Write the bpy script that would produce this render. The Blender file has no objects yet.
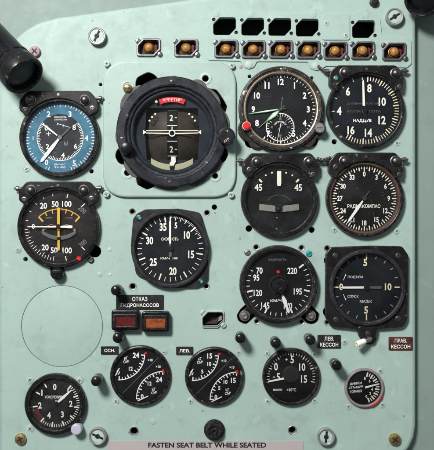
import bpy, bmesh, math, random
from mathutils import Vector, Matrix
from mathutils.geometry import delaunay_2d_cdt
random.seed(7)
PI = math.pi
D = 0.80                      # camera distance to the panel, metres
S = 0.001                     # meshes are built in millimetres
scene = bpy.context.scene
col = scene.collection

def W(px, py, h=0.0):
    """a point h mm in front of the panel face"""
    f = (D - h * S) / D
    return Vector(((px - 217) * S * f, -h * S, (225 - py) * S * f))

# ------------------------------------------------------------------ materials
MATS = {}
class NT:
    def __init__(s, name):
        m = bpy.data.materials.new(name); m.use_nodes = True
        s.m = m; s.t = m.node_tree; s.t.nodes.clear()
        s.out = s.n('ShaderNodeOutputMaterial')
        s.tc = s.n('ShaderNodeTexCoord')
        oi = s.n('ShaderNodeObjectInfo'); va = s.n('ShaderNodeVectorMath', operation='ADD')
        s.l(s.tc.outputs['Object'], va.inputs[0]); sc_ = s.n('ShaderNodeVectorMath', operation='SCALE'); cb = s.n('ShaderNodeCombineXYZ')
        for k in range(3): s.l(oi.outputs['Random'], cb.inputs[k])
        s.l(cb.outputs[0], sc_.inputs[0]); sc_.inputs['Scale'].default_value = 3.0; s.l(sc_.outputs[0], va.inputs[1])
        s.ov = va.outputs[0]
    def n(s, typ, **kw):
        n = s.t.nodes.new(typ)
        for k, v in kw.items(): setattr(n, k, v)
        return n
    def l(s, a, b): s.t.links.new(a, b)
    def mapping(s, scale=(1, 1, 1), rot=(0, 0, 0), space='Object'):
        mp = s.n('ShaderNodeMapping'); mp.inputs['Scale'].default_value = scale
        mp.inputs['Rotation'].default_value = rot
        s.l(s.ov, mp.inputs[0]); return mp.outputs[0]
    def noise(s, scale, detail=3, rough=.5, vec=None):
        n = s.n('ShaderNodeTexNoise'); n.inputs['Scale'].default_value = scale
        n.inputs['Detail'].default_value = detail; n.inputs['Roughness'].default_value = rough
        s.l(vec if vec else s.ov, n.inputs['Vector']); return n.outputs['Fac']
    def voro(s, scale, vec=None, feature='F1'):
        n = s.n('ShaderNodeTexVoronoi'); n.feature = feature; n.inputs['Scale'].default_value = scale
        s.l(vec if vec else s.ov, n.inputs['Vector']); return n
    def ramp(s, fac, a, b, va=0.0, vb=1.0):
        n = s.n('ShaderNodeMapRange'); n.inputs[1].default_value = a; n.inputs[2].default_value = b
        n.inputs[3].default_value = va; n.inputs[4].default_value = vb
        s.l(fac, n.inputs[0]); return n.outputs[0]
    def math(s, op, a, b):
        n = s.n('ShaderNodeMath', operation=op)
        for i, v in enumerate((a, b)):
            if isinstance(v, (int, float)): n.inputs[i].default_value = v
            else: s.l(v, n.inputs[i])
        return n.outputs[0]
    def mix(s, fac, a, b):
        n = s.n('ShaderNodeMix', data_type='RGBA')
        if isinstance(fac, (int, float)): n.inputs[0].default_value = fac
        else: s.l(fac, n.inputs[0])
        for k, v in ((6, a), (7, b)):
            if isinstance(v, tuple): n.inputs[k].default_value = (*v, 1)
            else: s.l(v, n.inputs[k])
        return n.outputs[2]
    def bump(s, h, strength=.3, dist=.0002, normal=None):
        n = s.n('ShaderNodeBump'); n.inputs['Strength'].default_value = strength
        n.inputs['Distance'].default_value = dist
        s.l(h, n.inputs['Height'])
        if normal: s.l(normal, n.inputs['Normal'])
        return n.outputs[0]
    def edge(s, r=.0008):
        b = s.n('ShaderNodeBevel'); b.samples = 4; b.inputs['Radius'].default_value = r
        g = s.n('ShaderNodeNewGeometry')
        d = s.n('ShaderNodeVectorMath', operation='DOT_PRODUCT')
        s.l(b.outputs[0], d.inputs[0]); s.l(g.outputs['Normal'], d.inputs[1])
        return s.math('SUBTRACT', 1.0, d.outputs['Value'])
    def bsdf(s, color, rough=.5, metal=0., normal=None, spec=None, coat=0., emis=None, es=0.):
        p = s.n('ShaderNodeBsdfPrincipled')
        for k, v in (('Base Color', color), ('Roughness', rough), ('Metallic', metal)):
            if isinstance(v, tuple): p.inputs[k].default_value = (*v, 1)
            elif isinstance(v, (int, float)): p.inputs[k].default_value = v
            else: s.l(v, p.inputs[k])
        if spec is not None: p.inputs['Specular IOR Level'].default_value = spec
        if coat: p.inputs['Coat Weight'].default_value = coat; p.inputs['Coat Roughness'].default_value = .08
        if normal: s.l(normal, p.inputs['Normal'])
        if emis: p.inputs['Emission Color'].default_value = (*emis, 1); p.inputs['Emission Strength'].default_value = es
        s.l(p.outputs[0], s.out.inputs[0]); return p

def paint(name, base, dirt=(.20, .27, .22), chips=.75, rough=.50, edges=True):
    t = NT(name)
    big = t.noise(9, 4, .6); mid = t.noise(70, 4, .6); fine = t.noise(900, 2)
    c = t.mix(t.ramp(big, .3, .72), tuple(x * .93 for x in base), tuple(min(1, x * 1.05) for x in base))
    c = t.mix(t.ramp(mid, .50, .80, 0, .22), c, dirt)
    # grime specks and small chips
    v = t.voro(75); sp = t.ramp(v.outputs['Distance'], .05, .09, 1, 0)
    pick = t.ramp(t.noise(38, 2), .58, .62)
    sp = t.math('MULTIPLY', sp, pick)
    c = t.mix(t.math('MULTIPLY', sp, chips), c, (.10, .075, .05))
    v2 = t.voro(190); sp2 = t.math('MULTIPLY', t.ramp(v2.outputs['Distance'], .06, .12, 1, 0), t.ramp(t.noise(22, 2), .52, .6))
    c = t.mix(t.math('MULTIPLY', sp2, chips * .8), c, (.16, .15, .11))
    # grubby smears and rubbed dark streaks
    st_ = t.ramp(t.noise(5, 5, .7, t.mapping((9, 9, 3.5), (0, .2, 0))), .54, .74, 0, .30)
    c = t.mix(st_, c, (.15, .19, .15))
    dk = t.ramp(t.noise(5, 3, .6, t.mapping((120, 12, 10), (0, .35, 0))), .69, .73, 0, .40)
    c = t.mix(dk, c, (.12, .13, .10))
    # pale rubbed scratches
    sv = t.mapping((14, 14, 160), (0, .5, .7)); sc = t.ramp(t.noise(4, 2, .5, sv), .67, .70, 0, .35)
    c = t.mix(sc, c, tuple(min(1, x * 1.22) for x in base))
    if edges:
        e = t.math('MULTIPLY', t.ramp(t.edge(.0007), .03, .25), t.ramp(t.noise(120, 4, .65), .44, .56))
        c = t.mix(t.math('MULTIPLY', e, .85), c, (.20, .16, .12))
    h = t.math('ADD', t.math('MULTIPLY', fine, .25), t.math('MULTIPLY', mid, 1.0))
    nb = t.bump(h, .45, .00014)
    nb = t.bump(big, .12, .0012, nb)
    r = t.ramp(mid, .3, .7, rough - .04, rough + .08)
    t.bsdf(c, r, 0, nb, .45)
    MATS[name] = t.m

def worn(name, base, metal_c, amount=.5, rough=.38, brown=0., edge_r=.0009):
    """black enamel rubbed to metal along the edges and in chips"""
    t = NT(name)
    n1 = t.noise(260, 4, .65); n2 = t.noise(60, 3, .6); n3 = t.noise(1400, 2)
    e = t.ramp(t.edge(edge_r), .02, .22)
    e = t.math('MULTIPLY', e, t.ramp(n1, .60 - .22 * amount, .70 - .18 * amount))
    chip = t.ramp(t.math('ADD', t.math('MULTIPLY', n1, .65), t.math('MULTIPLY', n2, .35)), .68 - .09 * amount, .71 - .09 * amount)
    mask = t.math('MAXIMUM', t.math('MULTIPLY', e, .9), t.math('MULTIPLY', chip, .75))
    c0 = t.mix(t.ramp(n2, .35, .7), tuple(x * .6 for x in base), tuple(x * 1.3 + .002 for x in base))
    if brown: c0 = t.mix(t.ramp(n2, .45, .7, 0, brown), c0, (.11, .075, .05))
    dust = t.ramp(n3, .66, .76, 0, .12)
    c0 = t.mix(dust, c0, (.35, .34, .32))
    c = t.mix(mask, c0, metal_c)
    nb = t.bump(t.math('ADD', t.math('MULTIPLY', n1, .5), n3), .25, .00015)
    t.bsdf(c, t.ramp(n2, .3, .7, rough - .07, rough + .15), t.math('MULTIPLY', mask, .6), nb, .26)
    MATS[name] = t.m

def dialm(name, base, dust=.35, rough=.6):
    t = NT(name)
    n1 = t.noise(1500, 2, .7); n2 = t.noise(90, 4, .6); n3 = t.noise(30, 2)
    v = t.voro(420); sp = t.ramp(v.outputs['Distance'], .07, .15, 1, 0)
    sp = t.math('MULTIPLY', sp, t.ramp(t.noise(170, 2), .50, .60, 0, dust * .8))
    c = t.mix(t.ramp(n2, .3, .75), tuple(x * .55 for x in base), tuple(x * 1.05 + .001 for x in base))
    c = t.mix(sp, c, (.42, .42, .40))
    c = t.mix(t.ramp(n3, .5, .75, 0, dust * .05), c, (.32, .33, .34))
    t.bsdf(c, rough, 0, t.bump(n1, .15, .0001), .12)
    MATS[name] = t.m

def ink(name, base, var=.25, rough=.6, emis=None, es=0):
    t = NT(name)
    n = t.noise(600, 3, .7)
    c = t.mix(t.ramp(n, .45, .75, 0, var), base, tuple(x * .45 for x in base))
    t.bsdf(c, rough, 0, None, .3, 0, emis, es); MATS[name] = t.m

def metal(name, base, rough=.3, dirty=.5, met=1.0):
    t = NT(name)
    n = t.noise(350, 4, .65)
    c = t.mix(t.ramp(n, .42, .72, 0, dirty), base, tuple(x * .25 for x in base))
    t.bsdf(c, t.ramp(n, .3, .7, rough, rough + .25), met, t.bump(n, .3, .0001)); MATS[name] = t.m

def glassm(name, tint=(1, 1, 1), refl=1.0, haze=.02):
    t = NT(name)
    tr = t.n('ShaderNodeBsdfTransparent'); tr.inputs[0].default_value = (*tint, 1)
    gl = t.n('ShaderNodeBsdfGlossy'); gl.inputs['Roughness'].default_value = .04
    df = t.n('ShaderNodeBsdfDiffuse'); df.inputs[0].default_value = (.55, .58, .60, 1)
    fr = t.n('ShaderNodeFresnel'); fr.inputs[0].default_value = 1.45
    m1 = t.n('ShaderNodeMixShader'); m2 = t.n('ShaderNodeMixShader')
    t.l(t.math('MULTIPLY', fr.outputs[0], refl), m1.inputs[0]); t.l(tr.outputs[0], m1.inputs[1]); t.l(gl.outputs[0], m1.inputs[2])
    sm = t.noise(55, 4, .6); sc = t.noise(7, 3, .6, t.mapping((6, 90, 6), (0, 0, .9)))
    hz = t.math('ADD', t.ramp(sm, .45, .75, haze * .3, haze * 1.6), t.ramp(sc, .66, .72, 0, haze * 2.2))
    t.l(hz, m2.inputs[0]); t.l(m1.outputs[0], m2.inputs[1]); t.l(df.outputs[0], m2.inputs[2])
    t.l(m2.outputs[0], t.out.inputs[0]); MATS[name] = t.m

MINT = (.345, .468, .418)
paint('mint', MINT)
paint('mint_plate', (.355, .478, .428), chips=.45)
paint('mint_screw', (.41, .52, .47), dirt=(.16, .17, .14), chips=.6)
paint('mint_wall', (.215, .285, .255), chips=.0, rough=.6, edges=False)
worn('black_worn', (.010, .010, .011), (.42, .40, .37), .6, .30)
worn('black_bezel', (.007, .007, .008), (.38, .36, .34), .65, .25)
worn('black_rough', (.009, .0085, .009), (.34, .32, .30), .7, .33)
worn('slate', (.012, .014, .021), (.46, .45, .44), .5, .36)
worn('clock_case', (.016, .014, .013), (.52, .47, .41), 1.0, .36, .3)
worn('copper_worn', (.085, .048, .035), (.30, .20, .15), .5, .45, .3)
worn('violet_black', (.019, .018, .021), (.40, .38, .40), .4, .42)
worn('label_black', (.014, .014, .015), (.3, .3, .3), .3, .45)
worn('label_brown', (.075, .022, .015), (.3, .2, .16), .4, .45)
worn('bakelite', (.007, .007, .009), (.4, .39, .38), .20, .17)
worn('flange_grey', (.10, .095, .09), (.42, .40, .38), .7, .45)
dialm('dial', (.010, .011, .013), .5); dialm('dial_navy', (.008, .012, .017)); dialm('dial_clean', (.006, .006, .007), .3)
dialm('dial_grey', (.035, .040, .046), .7); dialm('dial_dusty', (.007, .007, .007), 1.3)
dialm('dial_brown', (.017, .013, .012), .7); dialm('blue', (.075, .235, .35), .5)
dialm('dial_blue_grey', (.022, .030, .040), .3); dialm('ball_brown', (.060, .047, .037), .3, .45)
ink('white', (.92, .92, .90), .12); ink('cream', (.90, .82, .56), .15); ink('ivory', (.92, .89, .78), .15); ink('yellow', (.74, .45, .04), .3)
ink('tan', (.55, .44, .30)); ink('tube', (.11, .12, .12), .5); ink('dim', (.10, .10, .10)); ink('slot_grey', (.085, .10, .088)); ink('salmon', (.42, .22, .18))
ink('red', (.75, .015, .012), .1, .35); ink('pink_ring', (.25, .205, .21), .5, .35); ink('green', (.25, .55, .28), .1)
ink('dark_red', (.12, .015, .012)); ink('teal', (.02, .30, .32)); ink('grey_mark', (.22, .22, .22)); ink('lume', (.47, .46, .26))
ink('void', (.004, .004, .004)); ink('paper', (.43, .385, .378), .12, .55); ink('ink_black', (.012, .012, .012)); ink('bottle', (.27, .27, .235), .6)
ink('pink', (.42, .27, .29), .7); ink('lilac', (.46, .46, .56), .2, .3)
metal('steel', (.45, .44, .42), .28); metal('dark_steel', (.16, .15, .15), .25, .6); metal('brass', (.62, .46, .20), .28, .7)
metal('gold_rim', (.66, .56, .42), .35, .4); metal('wire', (.20, .18, .17), .4, .7); metal('alu', (.38, .40, .39), .35, .6, .6)
metal('rim_steel', (.22, .22, .235), .3, .75); metal('cavity', (.05, .022, .016), .5, .8, .2)
glassm('glass', refl=.7, haze=.005); glassm('glass_smoked', (.92, .93, .95), .8, .008); glassm('glass_scuffed', (.97, .97, .97), .8, .022)
def lens(name, c, es):
    t = NT(name); n = t.noise(300, 3)
    cc = t.mix(t.ramp(n, .35, .7), c, tuple(x * .55 for x in c))
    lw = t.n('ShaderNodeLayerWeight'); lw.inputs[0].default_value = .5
    cc = t.mix(t.ramp(lw.outputs['Facing'], .05, .75), cc, tuple(x * .22 for x in c))  # bright centre and dark rim: shading mixed into the lens colour
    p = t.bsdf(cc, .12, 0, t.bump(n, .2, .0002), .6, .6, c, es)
    MATS[name] = t.m
lens('amber', (.55, .25, .055), .0); lens('amber_flat', (.36, .065, .007), .02); lens('red_flat', (.11, .008, .006), .0)

# ------------------------------------------------------------------ mesh builder
_fc = {}
def glyphs(s, bold):
    k = (s, bold)
    if k in _fc: return _fc[k]
    c = bpy.data.curves.new('t', 'FONT'); c.body = s; c.size = 1; c.offset = bold; c.resolution_u = 3
    o = bpy.data.objects.new('t', c); me = bpy.data.meshes.new_from_object(o)
    vs = [v.co.copy() for v in me.vertices]; fs = [tuple(p.vertices) for p in me.polygons]
    bpy.data.objects.remove(o); bpy.data.curves.remove(c); bpy.data.meshes.remove(me)
    xs = [v.x for v in vs]; ys = [v.y for v in vs]
    r = (vs, fs, min(xs), max(xs), min(ys), max(ys)); _fc[k] = r; return r

def offs(pts, d):
    """offset a closed ccw polygon inward by d"""
    n = len(pts); out = []
    for i in range(n):
        p0, p1, p2 = Vector(pts[i - 1]), Vector(pts[i]), Vector(pts[(i + 1) % n])
        a = (p1 - p0); b = (p2 - p1)
        if a.length < 1e-9 or b.length < 1e-9: out.append(tuple(p1)); continue
        a.normalize(); b.normalize()
        na = Vector((-a.y, a.x)); nb = Vector((-b.y, b.x)); m = na + nb
        if m.length < .3: m = na * 1.0; k = 1
        else: m.normalize(); k = 1 / max(.5, m.dot(na))
        out.append(tuple(p1 + m * d * k))
    return out
def area(p): return sum(p[i - 1][0] * p[i][1] - p[i][0] * p[i - 1][1] for i in range(len(p))) / 2
def ccw(p): return list(p) if area(p) > 0 else list(reversed(p))
def circ(cx, cy, r, n=48): return [(cx + r * math.cos(2 * PI * i / n), cy + r * math.sin(2 * PI * i / n)) for i in range(n)]
def rnd(pts, r, n=5):
    """round the corners of a polygon; r a number or one per corner"""
    out = []; N = len(pts)
    for i in range(N):
        p0, p1, p2 = Vector(pts[i - 1]), Vector(pts[i]), Vector(pts[(i + 1) % N])
        ri = r[i] if isinstance(r, (list, tuple)) else r
        a = p0 - p1; b = p2 - p1; la, lb = a.length, b.length
        a.normalize(); b.normalize()
        if ri <= 0: out.append(tuple(p1)); continue
        ang = a.angle(b); t = min(ri / math.tan(ang / 2), la * .49, lb * .49)
        q0 = p1 + a * t; q2 = p1 + b * t
        for k in range(n + 1):
            u = k / n; out.append(tuple((1 - u) ** 2 * q0 + 2 * u * (1 - u) * p1 + u * u * q2))
    return out
def rrect(cx, cy, w, h, r, n=5): return rnd([(cx - w / 2, cy - h / 2), (cx + w / 2, cy - h / 2), (cx + w / 2, cy + h / 2), (cx - w / 2, cy + h / 2)], r, n)
def hexpts(cx, cy, w=24, h=18, c=7, s=1.0):
    a, b = w / 2 * s, h / 2 * s; c = c * s
    p = [(-a, -b), (a - c * .9, -b), (a, -b + c * .95), (a, b), (-a + c * .9, b), (-a, b - c * .95)]
    return [(x + cx, y + cy) for x, y in rnd(p, [2.5 * s, 1.2, 1.2, 2.5 * s, 1.2, 1.2], 3)]
def union(circles, n=120):
    out = []
    for i in range(n):
        a = 2 * PI * i / n; dx, dy = math.cos(a), math.sin(a); best = 0
        for cx, cy, r in circles:
            b = dx * cx + dy * cy; disc = b * b - (cx * cx + cy * cy - r * r)
            if disc >= 0: best = max(best, b + math.sqrt(disc))
        out.append((best * dx, best * dy))
    return out
def pol(a, r): a = math.radians(a); return (r * math.sin(a), r * math.cos(a))   # clockwise from twelve

class B:
    def __init__(s): s.bm = bmesh.new(); s.mats = []
    def mi(s, m):
        if m not in s.mats: s.mats.append(m)
        return s.mats.index(m)
    def face(s, vs, m, smooth=True):
        try: f = s.bm.faces.new(vs)
        except ValueError: return None
        f.material_index = m; f.smooth = smooth; return f
    def lathe(s, prof, mat, cx=0, cy=0, seg=72, M=None, close=False):
        m = s.mi(mat); rings = []
        for r, z in prof:
            if r < 1e-6: ps = [(cx, cy, z)]
            else: ps = [(cx + r * math.cos(2 * PI * i / seg), cy + r * math.sin(2 * PI * i / seg), z) for i in range(seg)]
            rings.append([s.bm.verts.new(M @ Vector(p) if M else p) for p in ps])
        pairs = list(zip(rings, rings[1:])) + ([(rings[-1], rings[0])] if close else [])
        for a, b in pairs:
            for i in range(seg):
                j = (i + 1) % seg
                if len(a) == 1 and len(b) == 1: break
                if len(a) == 1: s.face([a[0], b[j], b[i]], m)
                elif len(b) == 1: s.face([a[i], a[j], b[0]], m)
                else: s.face([a[i], a[j], b[j], b[i]], m)
    def fill(s, loops, z, m, sm=False):
        co = []; faces = []
        for L in loops:
            k = len(co); co += [Vector(p) for p in L]; faces.append(list(range(k, k + len(L))))
        v, e, f, _, _, _ = delaunay_2d_cdt(co, [], faces, 2 if len(loops) > 1 else 1, 1e-6)
        vs = [s.bm.verts.new((p.x, p.y, z)) for p in v]
        for q in f: s.face([vs[i] for i in q], m, sm)
    def flat(s, pts, z, mat): s.fill([ccw(pts)], z, s.mi(mat))
    def prism(s, outer, z0, z1, mat, holes=(), ch=.35, prof=None, hch=None, bottom=True):
        m = s.mi(mat); outer = ccw(outer)
        if prof is None: prof = [(0, z0), (0, z1 - ch), (ch * .35, z1 - ch * .3), (ch, z1)] if ch > 0 else [(0, z0), (0, z1)]
        def wall(base, prof, sign):
            rings = [[s.bm.verts.new((x, y, z)) for x, y in offs(base, sign * d)] for d, z in prof]
            for a, b in zip(rings, rings[1:]):
                n = len(a)
                for i in range(n): s.face([a[i], a[(i + 1) % n], b[(i + 1) % n], b[i]], m)
        wall(outer, prof, 1)
        hch = ch if hch is None else hch
        tops = [offs(outer, prof[-1][0])]
        for h in holes:
            h = ccw(h); wall(h, [(0, z0), (0, z1 - hch), (hch * .35, z1 - hch * .3), (hch, z1)] if hch > 0 else [(0, z0), (0, z1)], -1)
            tops.append(offs(h, -hch))
        s.fill(tops, z1, m)
        if bottom: s.fill([outer] + [ccw(h) for h in holes], z0, m)
    def text(s, t, x, y, h, z, mat, xs=.85, bold=.012, rot=0, width=None):
        vs, fs, x0, x1, y0, y1 = glyphs(t, bold); m = s.mi(mat)
        k = h / (y1 - y0); kx = k * xs * 1.1
        if width: kx = width / (x1 - x0)
        c, sn = math.cos(rot), math.sin(rot); out = []
        for v in vs:
            u = (v.x - (x0 + x1) / 2) * kx; w = (v.y - (y0 + y1) / 2) * k
            out.append(s.bm.verts.new((x + u * c - w * sn, y + u * sn + w * c, z)))
        for f in fs: s.face([out[i] for i in f], m, False)
    def tick(s, a, r0, r1, w, z, mat, cx=0, cy=0):
        a = math.radians(a); d = Vector((math.sin(a), math.cos(a))); n = Vector((d.y, -d.x)) * w / 2; c = Vector((cx, cy))
        s.quad([c + d * r0 - n, c + d * r0 + n, c + d * r1 + n, c + d * r1 - n], z, mat)
    def quad(s, ps, z, mat): s.face([s.bm.verts.new((p[0], p[1], z)) for p in ps], s.mi(mat), False)
    def arc(s, r0, r1, a0, a1, z, mat, cx=0, cy=0, n=None):
        n = n or max(6, int(abs(a1 - a0) / 4)); m = s.mi(mat)
        A = [[s.bm.verts.new((cx + pol(a0 + (a1 - a0) * i / n, r)[0], cy + pol(a0 + (a1 - a0) * i / n, r)[1], z)) for i in range(n + 1)] for r in (r0, r1)]
        for i in range(n): s.face([A[0][i], A[0][i + 1], A[1][i + 1], A[1][i]], m, False)
    def line(s, p, q, w, z, mat, w2=None):
        p, q = Vector(p), Vector(q); d = (q - p).normalized(); n = Vector((-d.y, d.x)); w2 = w if w2 is None else w2
        s.quad([p - n * w / 2, q - n * w2 / 2, q + n * w2 / 2, p + n * w / 2], z, mat)
    def build(s, name, parent=None, loc=None, rot=(PI / 2, 0, 0), sharp=24):
        bmesh.ops.recalc_face_normals(s.bm, faces=s.bm.faces)
        bmesh.ops.scale(s.bm, vec=(S, S, S), verts=s.bm.verts)
        me = bpy.data.meshes.new(name); s.bm.to_mesh(me); s.bm.free()
        for m in s.mats: me.materials.append(MATS[m])
        me.set_sharp_from_angle(angle=math.radians(sharp))
        o = bpy.data.objects.new(name, me); col.objects.link(o)
        if parent: o.parent = parent
        else: o.rotation_euler = rot
        if loc is not None: o.location = loc
        return o

def tag(o, label, cat, group=None):
    o['label'] = label; o['category'] = cat
    if group: o['group'] = group
    return o
def thing(name, label, cat, px, py, h=0, base=0, group=None, rot=(PI / 2, 0, 0)):
    """Empty on the panel face; h is the height of the face one sees, used for the parallax"""
    o = bpy.data.objects.new(name, None); col.objects.link(o); o.empty_display_size = .01
    p = W(px, py, h); o.location = (p.x, -base * S, p.z); o.rotation_euler = rot
    return tag(o, label, cat, group)
def dup(root, label, px, py, h=0, base=0, rz=0):
    r = root.copy(); col.objects.link(r); p = W(px, py, h); r.location = (p.x, -base * S, p.z)
    r.rotation_euler = (PI / 2, rz, 0)
    r['label'] = label
    for ch in list(root.children):
        c = ch.copy(); col.objects.link(c); c.parent = r
        for g in list(ch.children):
            d = g.copy(); col.objects.link(d); d.parent = c
    return r
def at(cx, cy, px, py): return (px - cx, cy - py)

# ------------------------------------------------------------------ small parts
def screw_bm(r=2.9, mat='mint_screw', h=.9, cross=True, rot=.3, b=None, cx=0, cy=0, z=0, slot='ink_black'):
    b = b or B()
    if mat == 'mint_screw' and slot == 'ink_black': slot = 'slot_grey'
    b.lathe([(r, z - .2), (r, z + h * .45), (r * .85, z + h * .85), (r * .5, z + h), (0, z + h)], mat, cx, cy, 24)
    for k in ((0, 1) if cross else (0,)):
        a = rot + k * PI / 2; d = Vector((math.cos(a), math.sin(a))) * r * (.58 if cross else .85)
        c = Vector((cx, cy)); b.line(c - d, c + d, r * .26, z + h + .04 + .01 * k, slot)
    return b
def dome_bm(cx, cy, z, r=4.4, h=3.6, mat='dark_steel', b=None):
    b = b or B()
    pr = [(r * 1.25, z - .3), (r * 1.25, z + .7), (r * 1.1, z + 1.0), (r, z + 1.0)]
    pr += [(r * math.cos(t), z + 1.0 + h * math.sin(t)) for t in [i * PI / 16 for i in range(1, 8)]] + [(0, z + 1 + h)]
    b.lathe(pr, mat, cx, cy, 32); return b

# ------------------------------------------------------------------ panel and what is behind it
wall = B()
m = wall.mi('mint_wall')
N = 12

def PX(px, py): return (px - 217, 225 - py)      # panel-local millimetres

HEX_OPEN = [(224.6, 26.4), (252.7, 27), (279.7, 27.2), (307.2, 27.9), (363.4, 29.4)]
LAMPS = [(148.6, 47.4), (186.1, 47.6), (226.2, 48.8), (253.6, 49.4), (281, 49.4), (308.4, 49.8), (335.6, 50.8), (362.9, 50.6), (394.3, 51.8)]
out = [PX(*p) for p in [(-2, 468), (-2, 74), (2, 58), (8.5, 46.5), (16, 37.5), (25.6, 29.2), (38, 22.4), (56, 17.2), (78, 14.4), (112, 9.6), (180, .2), (240, -8), (300, -14), (416.3, -20), (416.3, 426), (414.5, 438), (409.5, 449), (401, 458), (390, 464), (370, 468)]]
WALL_AT = None
out = rnd(out, [0, 30, 20, 20, 20, 20, 20, 30, 30, 60, 60, 60, 60, 25, 20, 20, 20, 20, 20, 20], 4)
holes = []
G = {}   # gauge centres
def hole(px, py, pts):
    c = PX(px, py); holes.append([(x + c[0], y + c[1]) for x, y in pts])
for p in HEX_OPEN: hole(*p, hexpts(0, 0, 22.5, 17.5, 7, 1.08))
for p in LAMPS: hole(*p, hexpts(0, 0, 20, 14, 6))
hole(212.8, 319, hexpts(0, 0, 20, 13.5, 5.5))
hole(171.3, 131.2, rrect(0, 0, 128, 129, 24))
hole(59, 137, circ(0, 0, 36)); hole(58, 226.7, union([(0, 0, 37), (36.5, -24.5, 6.6), (-1, -46, 7)]))
hole(281.2, 108.5, union([(0, 0, 38), (-30, -33, 6.5), (31, -32, 6), (-36, -23, 5)]))
hole(279.5, 199, circ(0, 0, 35)); hole(366, 109.4, circ(0, 0, 35)); hole(365.2, 198.3, circ(0, 0, 35))
hole(170, 248.8, circ(0, 0, 35)); hole(278.8, 284.5, union([(0, 0, 35), (-33.5, -31.5, 8.2), (-27, -25, 8), (32.5, -31.5, 8.6), (26, -25, 8)]))
hole(367.5, 287.6, union([(0, 0, 36), (-37.5, 27, 6), (-37.5, -24, 7)])); hole(55, 404.6, circ(0, 0, 26)); hole(140.2, 376, circ(0, 0, 26))
hole(214.3, 376.7, circ(0, 0, 26)); hole(291.4, 377.2, circ(0, 0, 26)); hole(364.6, 388.2, circ(0, 0, 17.5))
hole(62, 326.3, circ(0, 0, 40.7, 96))
SMALL = [(91.3, 171.3, 2.2), (25.4, 259.3, 2.2), (249.6, 76.4, 1.8), (311.8, 78, 1.8), (214.4, 207.2, 2.6), (312, 230, 3.0),
         (334.5, 141.8, 2.6), (249, 228.6, 3.2), (100.5, 84.5, 1.7)]
RINGED = [(132.6, 286.4, 2.6, 3.9), (134, 431.2, 3.6, 4.8), (292.4, 430.2, 3.4, 4.6), (132.3, 211.5, 2.2, 3.3), (207, 212.8, 2.1, 3.2), (206.3, 286.3, 2.1, 3.3),
          (256.2, 247.2, 2.0, 3.2), (301.6, 247.7, 2.0, 3.2), (256.8, 321.3, 1.9, 3.0), (301.6, 321.8, 1.9, 3.0), (327.2, 248.2, 2.0, 3.3), (327.6, 322.2, 2.0, 3.6)]
for x, y, r in SMALL: hole(x, y, circ(0, 0, r, 20))
for x, y, r, R_ in RINGED: hole(x, y, circ(0, 0, R_ * .93, 24))
hol = [(x, y) for x, y in offs(ccw(out), 14)]
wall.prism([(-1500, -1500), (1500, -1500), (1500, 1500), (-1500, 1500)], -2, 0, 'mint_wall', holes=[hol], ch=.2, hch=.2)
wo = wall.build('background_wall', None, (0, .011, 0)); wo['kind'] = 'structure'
panel = thing('instrument_panel', 'mint green metal aircraft instrument panel holding all the gauges', 'instrument panel', 217, 225)
b = B()
b.prism(out, -9, 0, 'mint', holes=holes, hch=.35, prof=[(0, -9), (0, -4), (.3, -2.6), (1.1, -1.3), (2.4, -.4), (4.2, 0)], bottom=False)
b.build('front_sheet', panel)
b = B(); b.prism(rrect(0, 0, 470, 520, 20), -27, -26, 'void'); b.build('shade_sheet', panel)  # black sheet added behind the panel so its openings look dark
for x, y, r, R_ in RINGED:
    b = B(); c = PX(x, y)
    b.lathe([(R_, -1), (R_, .25), (R_ * .93, .45), (r * 1.12, .15), (r, -.4), (r, -6), (R_ * .9, -6)], 'alu', c[0], c[1], 28)
    b.build('eyelet', panel)
SCREWS = [(26.6, 169), (108, 64.8), (396.8, 143.2), (334.4, 229.8), (396.7, 230.8),
          (30, 380), (79.3, 380.6), (30, 428.7), (164, 352.2), (115.9, 401.3), (238.7, 352.7), (190.3, 401), (267.2, 353.3),
          (314.4, 354.4), (267.5, 401.4), (314.4, 400.6), (380.3, 370.9), (348.6, 406.6), (382.3, 404.8), (344.6, 342), (18, 250), (399.6, 248.8)]
for i, (x, y) in enumerate(SCREWS):
    c = PX(x, y); r = 3.5 if y > 345 and x < 90 else 2.8
    b = screw_bm(r, 'mint_screw', .9, True, random.uniform(0, PI / 2), None, c[0], c[1])
    b.lathe([(r + .9, -.1), (r + .85, .22), (r + .5, .3), (r + .1, .12), (r, .1)], 'mint_screw', c[0], c[1], 32); b.build('screw', panel)
for x, y, r, mt in [(240.8, 67, 2, 'pink'), (109.5, 249.5, 2.2, 'mint_screw'), (153, 421.6, 3.2, 'mint'), (99.5, 274.5, 2.6, 'mint'), (110, 274.5, 1.8, 'mint_screw'), (322.5, 67.2, 1.9, 'pink')]:
    b = B(); c = PX(x, y); b.lathe([(r, -.1), (r * .96, .25), (r * .6, .5), (0, .6)], mt, c[0], c[1], 24); b.build('rivet', panel)

# blanking disc
b = B(); b.lathe([(40.4, -1.5), (40.4, -.5), (40.1, -.12), (39.5, .0), (0, 0)], 'mint', 0, 0, 128)
p = W(62, 326.3); tag(b.build('blanking_disc', None, (p.x, 0, p.z)), 'large plain mint disc closing the empty round opening at left', 'blanking cover')

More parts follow.
